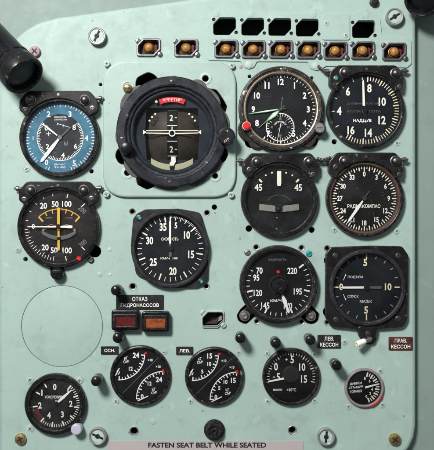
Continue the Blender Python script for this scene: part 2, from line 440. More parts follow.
# sub plates ---------------------------------------------------------------
strip = thing('lamp_mounting_plate', 'long raised mint plate carrying seven amber lamps and black cutouts', 'plate', 309, 37)
def lo(px, py): return (px - 309, 37 - py)
sp = [(207, 60.2), (207, 26), (215, 12), (222, 7.5), (228, 12), (244, 13), (251, 8.5), (257, 13), (306, 13.5), (316, 8), (324, 14), (352, 14), (366, 9), (380, 19), (382, 36), (408, 37.5), (411, 41), (411.5, 64), (407, 68), (326, 66.5), (321.5, 69), (316, 71), (310.5, 68.5), (308, 62.2), (257, 61.8), (254, 67.5), (249, 69.5), (244, 67.5), (240.5, 61.5)]
hs = []
for p in HEX_OPEN:
    q = lo(*p); hs.append(hexpts(q[0], q[1], 22.5, 17.5, 7))
    hs.append(circ(q[0] - 10.8, q[1] + 6.6, 1.7, 16)); hs.append(circ(q[0] + 11.6, q[1] - 6.4, 1.7, 16))
for p in LAMPS[2:]:
    q = lo(*p); hs.append(hexpts(q[0], q[1], 20, 14, 6))
b = B(); b.prism(rnd([lo(*p) for p in sp], 2.5, 3), .02, 1.3, 'mint_plate', holes=hs, ch=.45, hch=.25); b.build('plate', strip)
for x, y in [(216, 14), (251, 14.2), (313, 14.5), (366, 15)]:
    c = lo(x, y); b = B(); b.lathe([(3.4, 1.2), (3.3, 1.55), (2, 1.7), (0, 1.75)], 'mint_plate', c[0], c[1], 24); b.build('rivet', strip)
for x, y in [(249, 64.8), (315.8, 65.8)]:
    c = lo(x, y); b = B(); b.lathe([(3.6, 1.2), (3.5, 1.8), (2.4, 2.1), (0, 2.2)], 'mint_screw', c[0], c[1], 24); b.build('rivet', strip)
# black sleeves added in the small strip holes, painting the shade of depth
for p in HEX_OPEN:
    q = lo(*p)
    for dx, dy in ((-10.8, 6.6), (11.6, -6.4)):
        b = B(); b.lathe([(1.65, 1.0), (1.6, .1), (0, .06)], 'void', q[0] + dx, q[1] + dy, 16); b.build('hole_shade_sleeve', strip)
cov = thing('cover_plate', 'small square mint blanking plate between two black cutouts in the lamp row', 'plate', 336, 27, 1, 1.3)
b = B(); b.prism(rrect(0, 0, 27.5, 26.5, 2.5), .02, 1.2, 'mint_plate', ch=.4); b.build('plate', cov)
for x, y in [(-9.8, 3.6), (9.6, -8.6)]:
    screw_bm(2.3, 'mint_screw', .6, True, .8, None, x, y, 1.2).build('screw', cov)

plate = thing('attitude_mounting_plate', 'raised rounded square mint plate around the artificial horizon', 'plate', 169.7, 129.6)
outer = rrect(0, 0, 133, 136, 25, 10)
def bump_hole():
    o = []; sl = [(117, 9.5, 62.8), (33, 13, 60.8), (208, 7, 61.2), (243, 8.5, 63), (334, 7, 61.6)]
    for i in range(240):
        a = i * 1.5; r = 53.0
        for c, w, R_ in sl:
            d = abs((a - c + 180) % 360 - 180)
            if d < w + 3: r = max(r, 53 + (R_ - 53) * min(1, max(0, (w + 3 - d) / 7)) ** .5)
        o.append((1.6 + r * math.cos(math.radians(a)), -1.8 + r * math.sin(math.radians(a))))
    return o
ph = [bump_hole(), circ(35.8, 50.4, 3.2, 20), circ(-42, -43.5, 3.0, 20), circ(45.5, -46.5, 2.8, 20)]
b = B(); b.prism(outer, .02, 4.0, 'mint_plate', holes=ph, hch=.5, prof=[(0, .02), (0, 2.2), (.3, 3.0), (1.0, 3.7), (2.2, 4.0)]); b.build('plate', plate)
for x, y, t in [(-41.5, 42, 0), (35.8, 50.4, 1), (-42, -43.5, 1), (45.5, -46.5, 1)]:
    b = B()
    b.lathe([(6.2, 3.9), (6.0, 4.5), (5.2, 4.7), (3.4 if t else 4.6, 4.55), (3.2 if t else 4.5, 3.6)], 'mint_screw', x, y, 28); b.build('washer', plate)
for x, y in [(107, 64.2), (231.8, 66.2), (106.6, 194.2), (231, 194.8)]:
    q = (x - 169.7, 129.6 - y)
    screw_bm(3.1, 'mint_screw', .8, True, random.uniform(0, 1.5), None, q[0], q[1], 3.2).build('screw', plate)

# ------------------------------------------------------------------ gauges
def case(root, R, Rin, h, dz, mat='black_bezel', prof=None, glass='glass', glass_h=None, seg=128):
    b = B()
    prof = prof or [(R - 2.6, -6), (R, -.0), (R, h * .55), (R - .5, h - .7), (R - 1.4, h), (Rin + 1.2, h), (Rin + .5, h - .4), (Rin, h - 1.4), (Rin, dz - .5)]
    b.lathe(prof, mat, 0, 0, seg); b.build('bezel', root)
    if glass:
        g = h - 1.6 if glass_h is None else glass_h
        b = B(); b.lathe([(Rin + .1, g), (Rin * .7, g + .35), (Rin * .35, g + .5), (0, g + .55)], glass, 0, 0, 64)
        b.build('glass', root)
def dialb(Rin, dz, mat):
    b = B(); b.lathe([(Rin + .3, dz), (0, dz)], mat, 0, 0, 96); return b
def needle(root, pts, z, mat='ivory', name='needle', t=.5, tail=None):
    b = B(); b.prism(pts, z, z + t, mat, ch=.12)
    return b.build(name, root)
def rotp(pts, a):
    a = math.radians(a); return [(x * math.cos(a) + y * math.sin(a), -x * math.sin(a) + y * math.cos(a)) for x, y in pts]
def hub(root, z, r=2.6, h=1.2, mat='dark_steel'):
    b = B(); b.lathe([(r, z), (r, z + h * .7), (r * .8, z + h), (0, z + h)], mat, 0, 0, 32); b.build('hub', root)

def bracket(root, R, h, wl=-39, wr=39, top=45.5, low=23, domes=((-27.3, 36.2), (26, 36.2)), mat='black_rough', tilt=0, ear=((-33, 27), (33.5, 28)), bolts=('r',), ri=None):
    ri = ri or R - 2.2
    a0, a1 = math.degrees(math.asin((low + 2) / ri)), 0
    arcp = [(ri * math.cos(math.radians(a)), ri * math.sin(math.radians(a))) for a in [a0 + (180 - 2 * a0) * i / 28 for i in range(29)]]
    outl = rnd([(wl + 7, low - 3), (arcp[-1][0] + .5, arcp[-1][1] - .5)][:1] + [(wl, low + 2), (wl, 36), (wl + 8, top), (wr - 8, top), (wr, 36), (wr, low + 2), (wr - 7, low - 3)], [5, 5, 8, 6, 6, 8, 5, 5], 5)
    # outl runs from lower left over the top to lower right; the arc closes it back
    pts = outl + arcp
    b = B(); b.prism(pts, .05, h, mat, ch=.9); br = b.build('bracket', root)
    for x, y in domes:
        d = dome_bm(x, y, h); o = d.build('dome_screw', root); 
    for x, y in ear:
        b = B(); b.lathe([(2.7, h - .3), (2.6, h + .7), (1.6, h + .9), (1.2, h + .3), (0, h + .25)], 'dark_steel', x, y, 24); b.build('ear_screw', root)
    b = B(); b.lathe([(1.6, h - .2), (1.5, h + .4), (0, h + .5)], 'dark_steel', (wl + wr) / 2, top - 4, 16); b.build('pin', root)
    for s_ in bolts:
        sx = 1 if s_ == 'r' else -1; x0 = (wr if sx > 0 else wl) - sx * 1.5
        M = Matrix.Translation((x0, 38.5 if s_ == 'r' else 38.0, h * .6)) @ Matrix.Rotation(sx * PI / 2, 4, 'Y')
        b = B(); b.lathe([(1.7, 0), (1.7, 2.2), (2.5, 2.3), (2.5, 4.6), (1.9, 5.2), (1.2, 5.2), (1.1, 7), (0, 7.2)], 'wire', 0, 0, 14, M); b.build('side_bolt', root)

# A blue airspeed gauge ------------------------------------------------------
r = thing('airspeed_gauge', 'round gauge with blue outer ring on its dial under a black bracket', 'gauge', 59, 137, 7)
case(r, 40, 35, 7.5, 1.5, glass='glass_scuffed')
b = dialb(35, 1.5, 'blue'); z = 1.56
b.lathe([(23.4, z), (0, z)], 'dial_grey', 0, 0, 80); z += .05
for i in range(72):
    a = i * 5; 
    if 205 < a < 222 or 162 < a < 199: continue
    b.tick(a, 32 if i % 2 else 31, 34.2, .5 if i % 2 else .7, z, 'white')
for i in range(62):
    a = 50 + i * 4.27
    b.tick(a, 20.6 if i % 5 else 19.6, 23, .55, z, 'white')
b.arc(22.8, 23.3, 50, 310, z + .02, 'white')
for t, x, y, hh in [('2', -11.6, 23.4, 5.8), ('3', 9.8, 23.4, 5.8), ('4', 26.2, -.6, 5.6), ('5', 14, -25.6, 5.6), ('1', -27, -.5, 3.4), ('0', -13.6, -24.6, 5.4),
                    ('0', -13.8, 9.6, 5.2), ('2', -12.6, -9, 5.2), ('4', 2.8, -17.6, 5.2), ('6', 15.4, -8.6, 5.2), ('8', 14, 10.2, 5.2)]:
    b.text(t, x, y, hh, z, 'white', .9, .02)
b.text('УКАЗАТЕЛЬ', .2, 20.4, 1.7, z, 'white', bold=.01, width=12.5); b.text('СКОРОСТИ', .2, 18, 1.7, z, 'white', bold=.01, width=12.5)
b.text('КМ/ЧАС', -.2, -26.8, 1.8, z, 'white', bold=.01, width=11); b.text('2×100', -.2, -29.6, 1.8, z, 'white', bold=.01, width=11)
b.line((-3, 12.5), (-2, 14.6), .5, z, 'white'); b.line((-3, 14), (9.5, 10.3), .45, z, 'white'); b.line((3.5, 13), (3.8, 10.2), .45, z, 'white')
b.line((-14, 3.8), (-9.2, 3.8), .6, z, 'white'); b.line((-11.4, 1.6), (-11.4, 6), .6, z, 'white')
b.text('М', 6, -6, 4, z, 'grey_mark', .9)
b.build('dial', r)
needle(r, rotp([(-1.0, 2), (1.0, 2), (1.9, 12), (1.5, 29), (0, 31.5), (-1.5, 29), (-1.9, 12)], 218), 2.6, 'white')
needle(r, rotp([(-.6, 3), (.6, 3), (1.0, 14), (.5, 21.5), (-.5, 21.5), (-1.0, 14)], -52), 3.3, 'white', 'thin_needle')
needle(r, rotp([(-1.0, -2), (1.0, -2), (.7, 15), (-.7, 15)], 47), 2.2, 'dim', 'counterweight')
hub(r, 2.0)
bracket(r, 40, 9.5, -39, 38.5, 45.5, 24, bolts=('r',))

# B turn and climb combined ---------------------------------------------------
r = thing('climb_and_turn_gauge', 'round gauge with yellow arc and upright yellow needle under a black bracket', 'gauge', 58, 226.8, 7)
case(r, 41, 36, 7.5, 1.5, glass='glass_scuffed')
b = dialb(36, 1.5, 'dial_brown'); z = 1.56
for t, x, y in [('20', -15.6, 21), ('50', -4, 22.6), ('100', 7.6, 22.8), ('20', -14, -20.6), ('50', -5, -23.4), ('100', 8, -23.6)]:
    b.text(t, x, y, 5.9, z, 'white', .82, .02)
b.text('200', 23, 17, 4.6, z, 'grey_mark', .8, .01, -.7); b.text('200', 23.5, -16.6, 4.6, z, 'grey_mark', .8, .01, .7)
b.text('0', -25.8, .4, 5, z, 'white', .8, .02)
for i in range(1, 17):
    b.tick(270 - i * 5.0, 29.5 if i % 2 == 0 else 31.4, 34.5, .5, z, 'white')
for i in (2, 5, 8, 11, 14): b.tick(270 + i * 5.6, 31.5, 34.5, .6, z, 'white')
for a in (15, 48, 132, 168): b.tick(a, 30, 34.5, .9, z, 'ivory')
b.arc(29.4, 30.3, -43, 43, z + .03, 'yellow', 0, -12)
for a in (-43, -28, -14, 14, 28, 43): b.tick(a, 26 if abs(a) != 43 else 23.5, 30, 1.0 if abs(a) < 40 else 1.7, z + .06, 'yellow', 0, -12)
b.quad([(-3.8, -30), (4, -30), (4, -25), (-3.8, -25)], z, 'ink_black')
b.text('ВВЕРХ', -10, 9, 1.5, z, 'grey_mark', bold=.01, width=7); b.text('М/СЕК', 10, 9, 1.5, z, 'grey_mark', bold=.01, width=7)
b.build('dial', r)
# inclinometer tube, curved
b = B()
for k in range(3):
    pass
pts = []
for i in range(25):
    a = math.radians(-42 + 84 * i / 24); pts.append((26 * math.sin(a), 12.6 - 26 * math.cos(a)))
lower = [(x * .985, y + 4.4 - abs(x) * .03) for x, y in reversed(pts)]
b.prism(pts + lower, 1.7, 3.4, 'tube', ch=.6); b.build('slip_tube', r)
b = B(); b.lathe([(2.2 * math.cos(t), 3.2 + 2.2 * math.sin(t)) for t in [i * PI / 12 for i in range(0, 7)]], 'ink_black', 0, -11.6, 24); b.build('slip_ball', r)
needle(r, [(-1.4, -3.5), (1.4, -3.5), (1.3, 18.6), (0, 19.5), (-1.3, 18.6)], 4.2, 'yellow', 'turn_needle')
needle(r, [(-1.3, -23.5), (1.3, -23.5), (2.2, -26), (1.2, -5), (-1.2, -5), (-2.2, -26)][:2] + [(1.0, -4), (-1.0, -4)], 4.1, 'yellow', 'turn_needle_foot')
b = B()
for s_ in (-1, 1):
    P = [(s_ * 3, 1.2), (s_ * 8, 2.6), (s_ * 13, .4), (s_ * 17, -3.2), (s_ * 16.2, -4.6), (s_ * 12, -2.2), (s_ * 8, -1.2), (s_ * 3, -.6)]
    Q = [(s_ * 3.6, .6), (s_ * 8, 1.8), (s_ * 12.6, -.4), (s_ * 15.4, -3.2), (s_ * 15.0, -3.4), (s_ * 11.8, -1.4), (s_ * 8, -.4), (s_ * 3.6, -.0)]
    b.prism(ccw(P), 2.4, 2.9, 'salmon', holes=[ccw(Q)], ch=.0, hch=0)
b.build('aircraft_symbol', r)
needle(r, [(12, -1.4), (14, -1.2), (14, 1.2), (12, 1.4), (0, .7), (-30, .45), (-31.5, 0), (-30, -.45), (0, -.7)], 5.2, 'ivory', 'climb_needle')
hub(r, 3.6, 2.6, 2.2, 'dial_brown')
b = B(); c = (20.5, -31.3); b.prism([(c[0] - 2.6, c[1] - .6), (c[0] + 1.6, c[1] - 2.4), (c[0] + 2.6, c[1] + .2), (c[0] - .6, c[1] + 2.4)], 7.4, 8.0, 'red', ch=.15); b.build('red_mark', r)
bracket(r, 41, 9.5, -38.5, 39.5, 44.8, 24, bolts=('l', 'r'), domes=((-26.3, 36), (26, 36)))
b = B(); b.lathe([(6.6, -3), (6.6, 6), (6, 8.5), (4.6, 9.6), (0, 9.8)], 'bakelite', -1, -46.4, 32); b.prism(rrect(-1, -44.6, 7, 3.2, 1.2), 9.7, 10.5, 'black_worn'); b.build('adjusting_knob', r)
b = B(); b.lathe([(3.2, 0), (3.2, 1.4), (2.2, 1.9), (0, 1.6)], 'dark_steel', 31.5, -33, 24); b.build('screw', r)

# C artificial horizon ----------------------------------------------------------
r = thing('artificial_horizon', 'large round artificial horizon with dark blue ring and red caging flag', 'gauge', 171.6, 131.6, 12)
b = B()
fl = []
for i in range(180):
    a = i * 2; rr = 53.5
    for c_, w_, R_ in [(88, 6, 56.5), (140, 18, 60.5), (60, 9, 59.5), (42, 14, 58.5), (12, 13, 58), (222, 12, 59.5), (265, 14, 57.5), (300, 13, 59), (322, 10, 59.5), (185, 10, 56.5)]:
        d_ = abs((a - c_ + 180) % 360 - 180)
        if d_ < w_: rr = max(rr, 53.5 + (R_ - 53.5) * math.cos(d_ / w_ * PI / 2) ** .5)
    fl.append((rr * math.cos(math.radians(a)), rr * math.sin(math.radians(a))))
b.prism(fl, 2.6, 5.6, 'flange_grey', holes=[circ(0, 0, 45, 72)], ch=.5); b.build('flange', r)
b = B()
b.lathe([(50, -10), (54.8, 4), (54.8, 10.8), (54.4, 11.9), (53.4, 12.6), (46.6, 12.6), (45.4, 12.0), (45.0, 10.6), (44.2, 10.0), (42.6, 9.8), (41.8, 9.2), (41.0, 7.6), (40.6, -8)], 'slate', 0, 0, 144); b.build('bezel', r)
b = B(); b.lathe([(41.2, 7.6), (39.6, 8.0), (38.2, 7.2), (37.6, 5.5), (37.6, -8)], 'dial_blue_grey', 0, 0, 128); b.build('inner_ring', r)
b = B(); b.lathe([(38, 7.3), (25, 7.8), (0, 8.1)], 'glass_smoked', 0, 0, 64); b.build('glass', r)
b = B(); b.lathe([(40, -24), (0, -24)], 'void', 0, 0, 64)
b.build('case_back', r)
# mask with a window on the ball
win = rnd([(-25.5, -27), (25.5, -27), (27, 0), (25.5, 25), (-25.5, 25), (-27, 0)], 1.5, 3)
b = B(); b.prism(circ(0, 0, 37.7, 96), -2.4, .4, 'dial_blue_grey', holes=[win], ch=.1, hch=.3, bottom=False)
b.build('mask', r)
b = B(); M = Matrix.Rotation(PI / 2, 4, 'Y')
b.lathe([(46 * math.sin(t), -44.8 + 46 * math.cos(t)) for t in [math.radians(58) * (1 - i / 24) for i in range(25)]], 'ball_brown', 0, 0, 96)
z = 1.58
ball = b.build('ball', r)
# curved pitch tape lying on the ball
b = B(); mI = b.mi('dial_clean')
def bp(x, y, up=.25):
    R_ = 46 + up; return (x, y, -44.8 + math.sqrt(max(1, R_ * R_ - x * x - y * y)))
rows = [[b.bm.verts.new(bp(x, -26 + 52 * i / 30)) for x in (-5.2, -2.6, 0, 2.6, 5.2)] for i in range(31)]
for a_, c_ in zip(rows, rows[1:]):
    for k in range(4): b.face([a_[k], a_[k + 1], c_[k + 1], c_[k]], mI)
def bar(x0, x1, y0, y1, mat, up=.34):
    m_ = b.mi(mat); n_ = 6
    for k in range(n_):
        xa, xb = x0 + (x1 - x0) * k / n_, x0 + (x1 - x0) * (k + 1) / n_
        b.face([b.bm.verts.new(bp(x, y, up)) for x, y in ((xa, y0), (xb, y0), (xb, y1), (xa, y1))], m_, False)
for y in (23, 7.5, -8.3, -22.6): bar(-4.8, 4.8, y - .35, y + .35, 'cream')
for yy in (15.4, -16.2):
    vs, fs, x0, x1, y0, y1 = glyphs('2', .02); k = 6.2 / (y1 - y0); m_ = b.mi('cream')
    nv = [b.bm.verts.new(bp((v.x - (x0 + x1) / 2) * k * .85 - 1, (v.y - (y0 + y1) / 2) * k + yy, .4)) for v in vs]
    for f in fs: b.face([nv[i] for i in f], m_, False)
    bar(2.4, 4.6, yy - .4, yy + .4, 'cream')
b.build('pitch_tape', r)
b = B()
for a in (-62, -52, -42, 42, 52, 62):
    x, y = pol(a * .95, 26.5); b.lathe([(1.1, .9), (1.0, 1.5), (0, 1.6)], 'cream', x, y - 1.5, 12)
for s_ in (-1, 1):
    b.arc(23.2, 24.6, s_ * 42, s_ * 62, 1.4, 'ink_black', 0, -1.5)
b.build('bank_scale', r)
b = B()
b.prism([(-26, 1.6), (26, 1.6), (26, 2.5), (-26, 2.5)], 2.2, 2.8, 'cream', ch=.1)
b.build('horizon_bar', r)
b = B()
b.lathe([(2.4, 3.2), (2.4, 4.0), (3.4, 4.0), (3.4, 3.2)], 'ivory', 0, -.6, 32, close=True)
b.prism([(-26, -.9), (-3.2, -1.6), (-3.2, -.2), (-26, 0)], 3.2, 3.8, 'ivory', ch=.1)
b.prism([(3.2, -1.6), (26, -.9), (26, 0), (3.2, -.2)], 3.2, 3.8, 'ivory', ch=.1)
b.prism([(-.5, 2.2), (.5, 2.2), (.5, 6), (-.5, 6)], 3.2, 3.8, 'ivory', ch=.1)
b.build('aircraft_symbol', r)
b = B()
for s_ in (-1, 1): b.prism(ccw([(s_ * 25.5, .6), (s_ * 29, 2.8), (s_ * 29, -1.8)]), 1.6, 2.4, 'white', ch=.1)
b.build('side_pointer', r)
b = B()
b.arc(30.4, 35.4, -22, 22, 4.0, 'red'); b.text('АРРЕТИР', 0, 32.6, 3.0, 4.1, 'white', bold=.0, width=19)
b.lathe([(1.6, 4), (1.4, 5), (0, 5.2)], 'brass', -15.5, 30.4, 16)
b.build('caging_flag', r)
b = B(); tube_pts = []
for i in range(21): 
    a = math.radians(-36 + 72 * i / 20); tube_pts.append((36 * math.sin(a), -4.5 - 33.5 * math.cos(a)))
up = [(x, y + 6.5) for x, y in reversed(tube_pts)]
b.prism(tube_pts + up, .6, 2.4, 'lume', ch=.7); b.build('slip_tube', r)
b = B(); b.prism([(-2.2, -38), (2.2, -38), (2.4, -31), (-2.4, -31)], 2.5, 3.2, 'ink_black'); b.lathe([(2.6 * math.cos(t), 2.6 + 2 * math.sin(t)) for t in [i * PI / 12 for i in range(7)]], 'ink_black', 0, -34, 20); b.build('slip_ball', r)
b = B(); b.prism([(-1.0, -24), (3.4, -24), (3.8, -29), (1.6, -33), (-2, -33), (-2.4, -30), (-1.2, -29)], 3.4, 4.4, 'ivory', ch=.2); b.build('slip_pointer', r)
for i, a in enumerate((0, 92, 182, 262)):
    x, y = pol(a, 49.5); screw_bm(1.7, 'dark_steel', .6, False, i, None, x, y, 12.4).build('screw', r)
b = B(); b.lathe([(8.4, 9), (8.4, 19), (7.9, 20.2), (6.6, 20.8), (0, 20.8)], 'slate', 54, -5, 40)
b.text('АРР', 54, -9.4, 2.4, 20.88, 'tan', .9, .02, .6); b.text('→', 54.5, -.4, 2.6, 20.88, 'tan', .9, .02)
b.build('caging_knob', r)
b = B(); b.lathe([(6.2, 9), (6.2, 18.5), (5.6, 19.8), (4.2, 20.4), (0, 20.6)], 'bakelite', -44, -17, 40); b.build('setting_knob', r)
b = B(); b.lathe([(4.6, 4), (4.6, 6.5), (4.0, 7.6), (2.2, 8.6), (0, 9)], 'brass', -44, 43.6, 28); b.prism(rrect(-44, 43.6, 6, 1, .2), 8.9, 9.2, 'ink_black', ch=0); b.build('brass_screw', r)

# D clock -------------------------------------------------------------------------
r = thing('cockpit_clock', 'round cockpit clock with worn brown rim and red winding button', 'clock', 281.2, 108.6, 8)
b = B()
b.prism(union([(0, 0, 41.2), (-31, -20, 12), (-24, -30, 9), (33, -18, 11), (26, -29, 9)], 150), .3, 5.2, 'clock_case', holes=[circ(0, 0, 38, 72)], ch=1.2, hch=.3); b.build('flange', r)
b = B(); b.lathe([(40, -6), (42.3, 3), (42.3, 6.5), (41.5, 8.2), (39.6, 9), (37.4, 8.6), (36.7, 7.8)], 'clock_case', 0, 0, 128); b.build('bezel', r)
b = B(); b.lathe([(36.9, 8.1), (36.3, 8.5), (35.4, 8.2), (34.8, 7.0), (34.6, 2.5)], 'gold_rim', 0, 0, 128); b.build('inner_rim', r)
b = B(); b.lathe([(34.9, 7.0), (20, 7.6), (0, 7.8)], 'glass', 0, 0, 64); b.build('glass', r)
b = dialb(34.8, 3.0, 'dial_grey' if False else 'dial'); z = 3.06
for i in range(60):
    if 36 <= i <= 52: continue
    b.tick(i * 6, 32.2 if i % 5 else 31.4, 34, .55 if i % 5 else 1.1, z, 'white')
for n in range(1, 13):
    if n == 6: continue
    x, y = pol(n * 30 + {7: -3, 5: 2}.get(n, 0), 27.4)
    b.text(str(n), x, y, 6.4, z, 'white', .78, .03)
b.arc(13.4, 14.2, 0, 360, z + .05, 'white', -.6, -17.8, 64)
for i in range(30): b.tick(i * 12, 11 if i % 5 else 9.6, 13.5, .45, z + .05, 'white', -.6, -17.8)
for t, a in [('60', 0), ('15', 90), ('30', 180), ('45', 270)]:
    x, y = pol(a, 8.4); b.text(t, x - .6, y - 17.8, 2.3, z + .05, 'grey_mark', .8, .02)
for i, ch_ in enumerate('СЕКУНДОМЕР'):
    x, y = pol(-58 + i * 13, 6.4); b.text(ch_, x - .6, y - 18.6, 1.6, z + .05, 'white', .9, .02, -math.radians(-58 + i * 13))
b.tick(8, 0, 12, .45, z + .3, 'grey_mark', 0, .3); b.tick(44, -4, 12.5, .5, z + .4, 'grey_mark', -.6, -17.8)
b.build('dial', r)
def hand(L, ang, w, tailx, zz, nm):
    h_ = thing and None
    b = B(); b.prism(rotp([(-.5, 2), (-w, L * .45), (-w * .55, L * .8), (-.2, L), (.2, L), (w * .55, L * .8), (w, L * .45), (.5, 2)], ang), zz, zz + .4, 'green', ch=.1)
    b.prism(rotp([(-.2, 4), (-w * .6, L * .45), (0, L * .84), (w * .6, L * .45), (.2, 4)], ang), zz + .35, zz + .6, 'white', ch=0)
    b.prism(rotp([(-.6, -5), (.6, -5), (.5, 3), (-.5, 3)], ang), zz, zz + .4, 'dark_steel', ch=.1); b.build(nm, r)
hand(32, 261.5, .9, 0, 4.9, 'minute_hand')
hand(19, 230, 2.3, 0, 4.3, 'hour_hand')
needle(r, rotp([(-.3, 17), (.3, 17), (.2, 29), (-.2, 29)], 230), 4.4, 'green', 'hour_hand_tip')
needle(r, [(x - .6, y - 17.8) for x, y in rotp([(-.35, -4), (.35, -4), (.2, 13), (-.2, 13)], 192)], 3.5, 'ivory', 'stopwatch_hand')
hub(r, 5.2, 1.8, 1)
b = B(); b.lathe([(4.6, 4), (4.6, 11), (4.2, 12.4), (0, 12.6)], 'gold_rim', -34.4, -17.6, 32); b.lathe([(3.6, 12.5), (3.6, 13.4), (2.8, 14), (0, 14.1)], 'red', -34.4, -17.6, 32); b.build('red_button', r)
b = B(); pr = [(5.0, 4), (5.0, 12), (4.4, 13.2), (0, 13.2)]; b.lathe(pr, 'steel', 37.8, -19.6, 32)
for i in range(18):
    a = i * 20; x, y = pol(a, 4.9); b.lathe([(.42, 5), (.42, 12.2), (0, 12.4)], 'rim_steel', 37.8 + x, -19.6 + y, 8)
b.prism(rrect(37.8, -19.6, 6.5, .9, .2), 13.1, 13.4, 'dark_steel', ch=0); b.build('winding_knob', r)
for x, y in [(0, 39.2), (-37, 14), (36, 16), (10, -39)]:
    screw_bm(1.1, 'gold_rim', .4, False, .5, None, x, y, 8.9).build('screw', r)

# E turn indicator -------------------------------------------------------------------
r = thing('turn_indicator', 'round turn indicator marked 45 on both sides under a black bracket', 'gauge', 279.5, 199, 7)
case(r, 38.5, 33, 7.5, 1.2, 'black_worn', glass='glass_scuffed')
b = dialb(33, 1.2, 'dial_clean'); z = 1.26
for a, w, l in [(-45, 1.8, 6.5), (-29, 1.5, 4), (-15, 1.5, 4), (15, 1.5, 4), (29, 1.5, 4), (45, 1.8, 6.5)]:
    b.tick(a, 26.6 - (l - 4), 26.6 + 1.5, w, z, 'cream')
b.text('45', -20.6, 11.8, 6.8, z, 'ivory', .78, .02); b.text('45', 19.2, 11.6, 6.8, z, 'ivory', .78, .02)
b.arc(15, 15.5, -52, 52, z, 'dim', 0, -11)
b.lathe([(.9, 1.3), (.8, 1.8), (0, 1.9)], 'grey_mark', -2, -18.5, 12); b.lathe([(.9, 1.3), (.8, 1.8), (0, 1.9)], 'grey_mark', -2.5, -33.5 + 4, 12)
b.build('dial', r)
needle(r, [(-1.5, 13), (1.5, 13), (2.2, 16), (2.1, 28), (-2.1, 28), (-2.2, 16)], 2.4, 'ivory', 'turn_needle')
b = B(); tp = [(-20, -4.4), (-10, -6.6), (0, -7.2), (10, -6.6), (20, -4.4), (20.5, -10.4), (10, -12.8), (0, -13.4), (-10, -12.8), (-20.5, -10.4)]
b.prism(tp, 1.4, 3.0, 'dark_steel', ch=.4); b.build('slip_tube', r)
for s_ in (-1, 1):
    b = B(); b.prism(ccw([(s_ * 4, -6.6), (s_ * 19.6, -4.8), (s_ * 19.8, -11), (s_ * 4, -12.8)]), 3.02, 3.5, 'bottle', ch=.2); b.build('liquid_window', r)
b = B(); b.lathe([(3.1 * math.cos(t), 3 + 2.6 * math.sin(t)) for t in [i * PI / 14 for i in range(8)]], 'ink_black', -.6, -10, 24)
b.prism([(-4.2, -5), (3.2, -5), (3.2, -7), (-4.2, -7)], 3.1, 3.9, 'ink_black', ch=.2); b.build('slip_ball', r)
bracket(r, 38.5, 9.5, -37, 39, 45.2, 24, bolts=('l', 'r'), domes=((-22.5, 36.4), (29, 36.6)), ear=((-30, 29), (33, 24)))

# F pressure gauge ---------------------------------------------------------------------
r = thing('boost_gauge', 'round black gauge numbered 4 to 16 with vertical needle under bracket', 'gauge', 366, 109.4, 7)
case(r, 38.8, 34.8, 7.5, 2.0, 'black_worn')
b = dialb(34.8, 2.0, 'dial_navy'); z = 2.06
for t, x, y in [('6', -17, 18.6), ('8', 4.4, 21.8), ('10', 17.2, 8.4), ('12', 17, -10), ('14', 3.4, -22.6), ('16', -14, -20), ('4', -25.8, -.8)]:
    b.text(t, x, y, 8.4, z, 'ivory', .72, .03)
for i in range(0, 42):
    a = 5 + i * 5.1; b.tick(a, 29.6 if i % 5 else 28.2, 34, .8 if i % 5 else 1.2, z, 'cream')
for a in (240, 268, 292, 316, 338, 355): b.tick(a, 30.4, 34, .8, z, 'cream')
b.text('НАДДУВ', -2.6, -10.6, 3.6, z, 'white', bold=.03, width=18); b.text('ДАВЛЕНИЕ ТОПЛИВА', -1, 6.4, 2.2, z, 'dim', width=34); b.text('КГ/СМ ВЫСОТА', -1, -1.2, 2.2, z, 'dim', width=34)
b.build('dial', r)
needle(r, [(-2.6, 4), (-.2, 4), (-1.2, 28.5), (-2, 30), (-3, 28.5)], 3.4, 'ivory'); needle(r, [(-1.6, -9), (1.6, -9), (1, 4.2), (-1, 4.2)], 3.3, 'dial_navy', 'needle_tail'); hub(r, 3.8, 2.4, .8, 'dial_navy')
bracket(r, 38.8, 9.5, -36.5, 37, 43.4, 21, bolts=('l', 'r'), domes=((-21.2, 36), (32 - 3, 35.2)), ear=((-30, 30.4), (33, 22)))
b = B(); b.lathe([(1.8, 10.1), (1.6, 10.7), (0, 10.8)], 'teal', -30, 30.4, 16); b.build('paint_seal', r)

# G radio compass -----------------------------------------------------------------------
r = thing('radio_compass', 'round radio compass dial with copper brown inner ring under a black bracket', 'gauge', 365.2, 198.3, 7)
case(r, 38.8, 34.8, 7.5, 2.2, 'black_bezel')
b = B(); b.lathe([(35.2, 6.6), (34.2, 6.7), (33.4, 6.0), (32.4, 2.4)], 'copper_worn', 0, 0, 96); b.build('inner_ring', r)
b = dialb(33.4, 2.4, 'dial_dusty'); z = 2.46
for i in range(72): b.tick(i * 5, 27.6 if i % 2 == 0 else 29.4, 32, 1.1 if i % 2 == 0 else .7, z, 'ivory')
for i, t in enumerate(['0', '3', '6', '9', '12', '15', '18', '21', '24', '27', '30', '33']):
    x, y = pol(i * 30, 24.4); b.text(t, x, y, 5.2, z, 'ivory', .72, .03)
b.text('РАДИОКОМПАС', -.4, -8, 4.4, z, 'ivory', bold=.02, width=33)
b.build('dial', r)
needle(r, rotp([(-.7, 3), (.7, 3), (1.5, 12), (1.2, 26), (0, 30.5), (-1.2, 26), (-1.5, 12)], 215), 3.8, 'white')
needle(r, rotp([(-.5, 2), (.5, 2), (.3, 9), (-.3, 9)], 32), 3.8, 'dim', 'needle_tail'); hub(r, 3.6, 2.4, 1.4)
bracket(r, 38.8, 9.5, -36.5, 37.5, 45.2, 23, bolts=('l', 'r'), domes=((-21, 36.6), (29.6, 36.6)), ear=((-29.6, 31), (33.5, 23.5)))

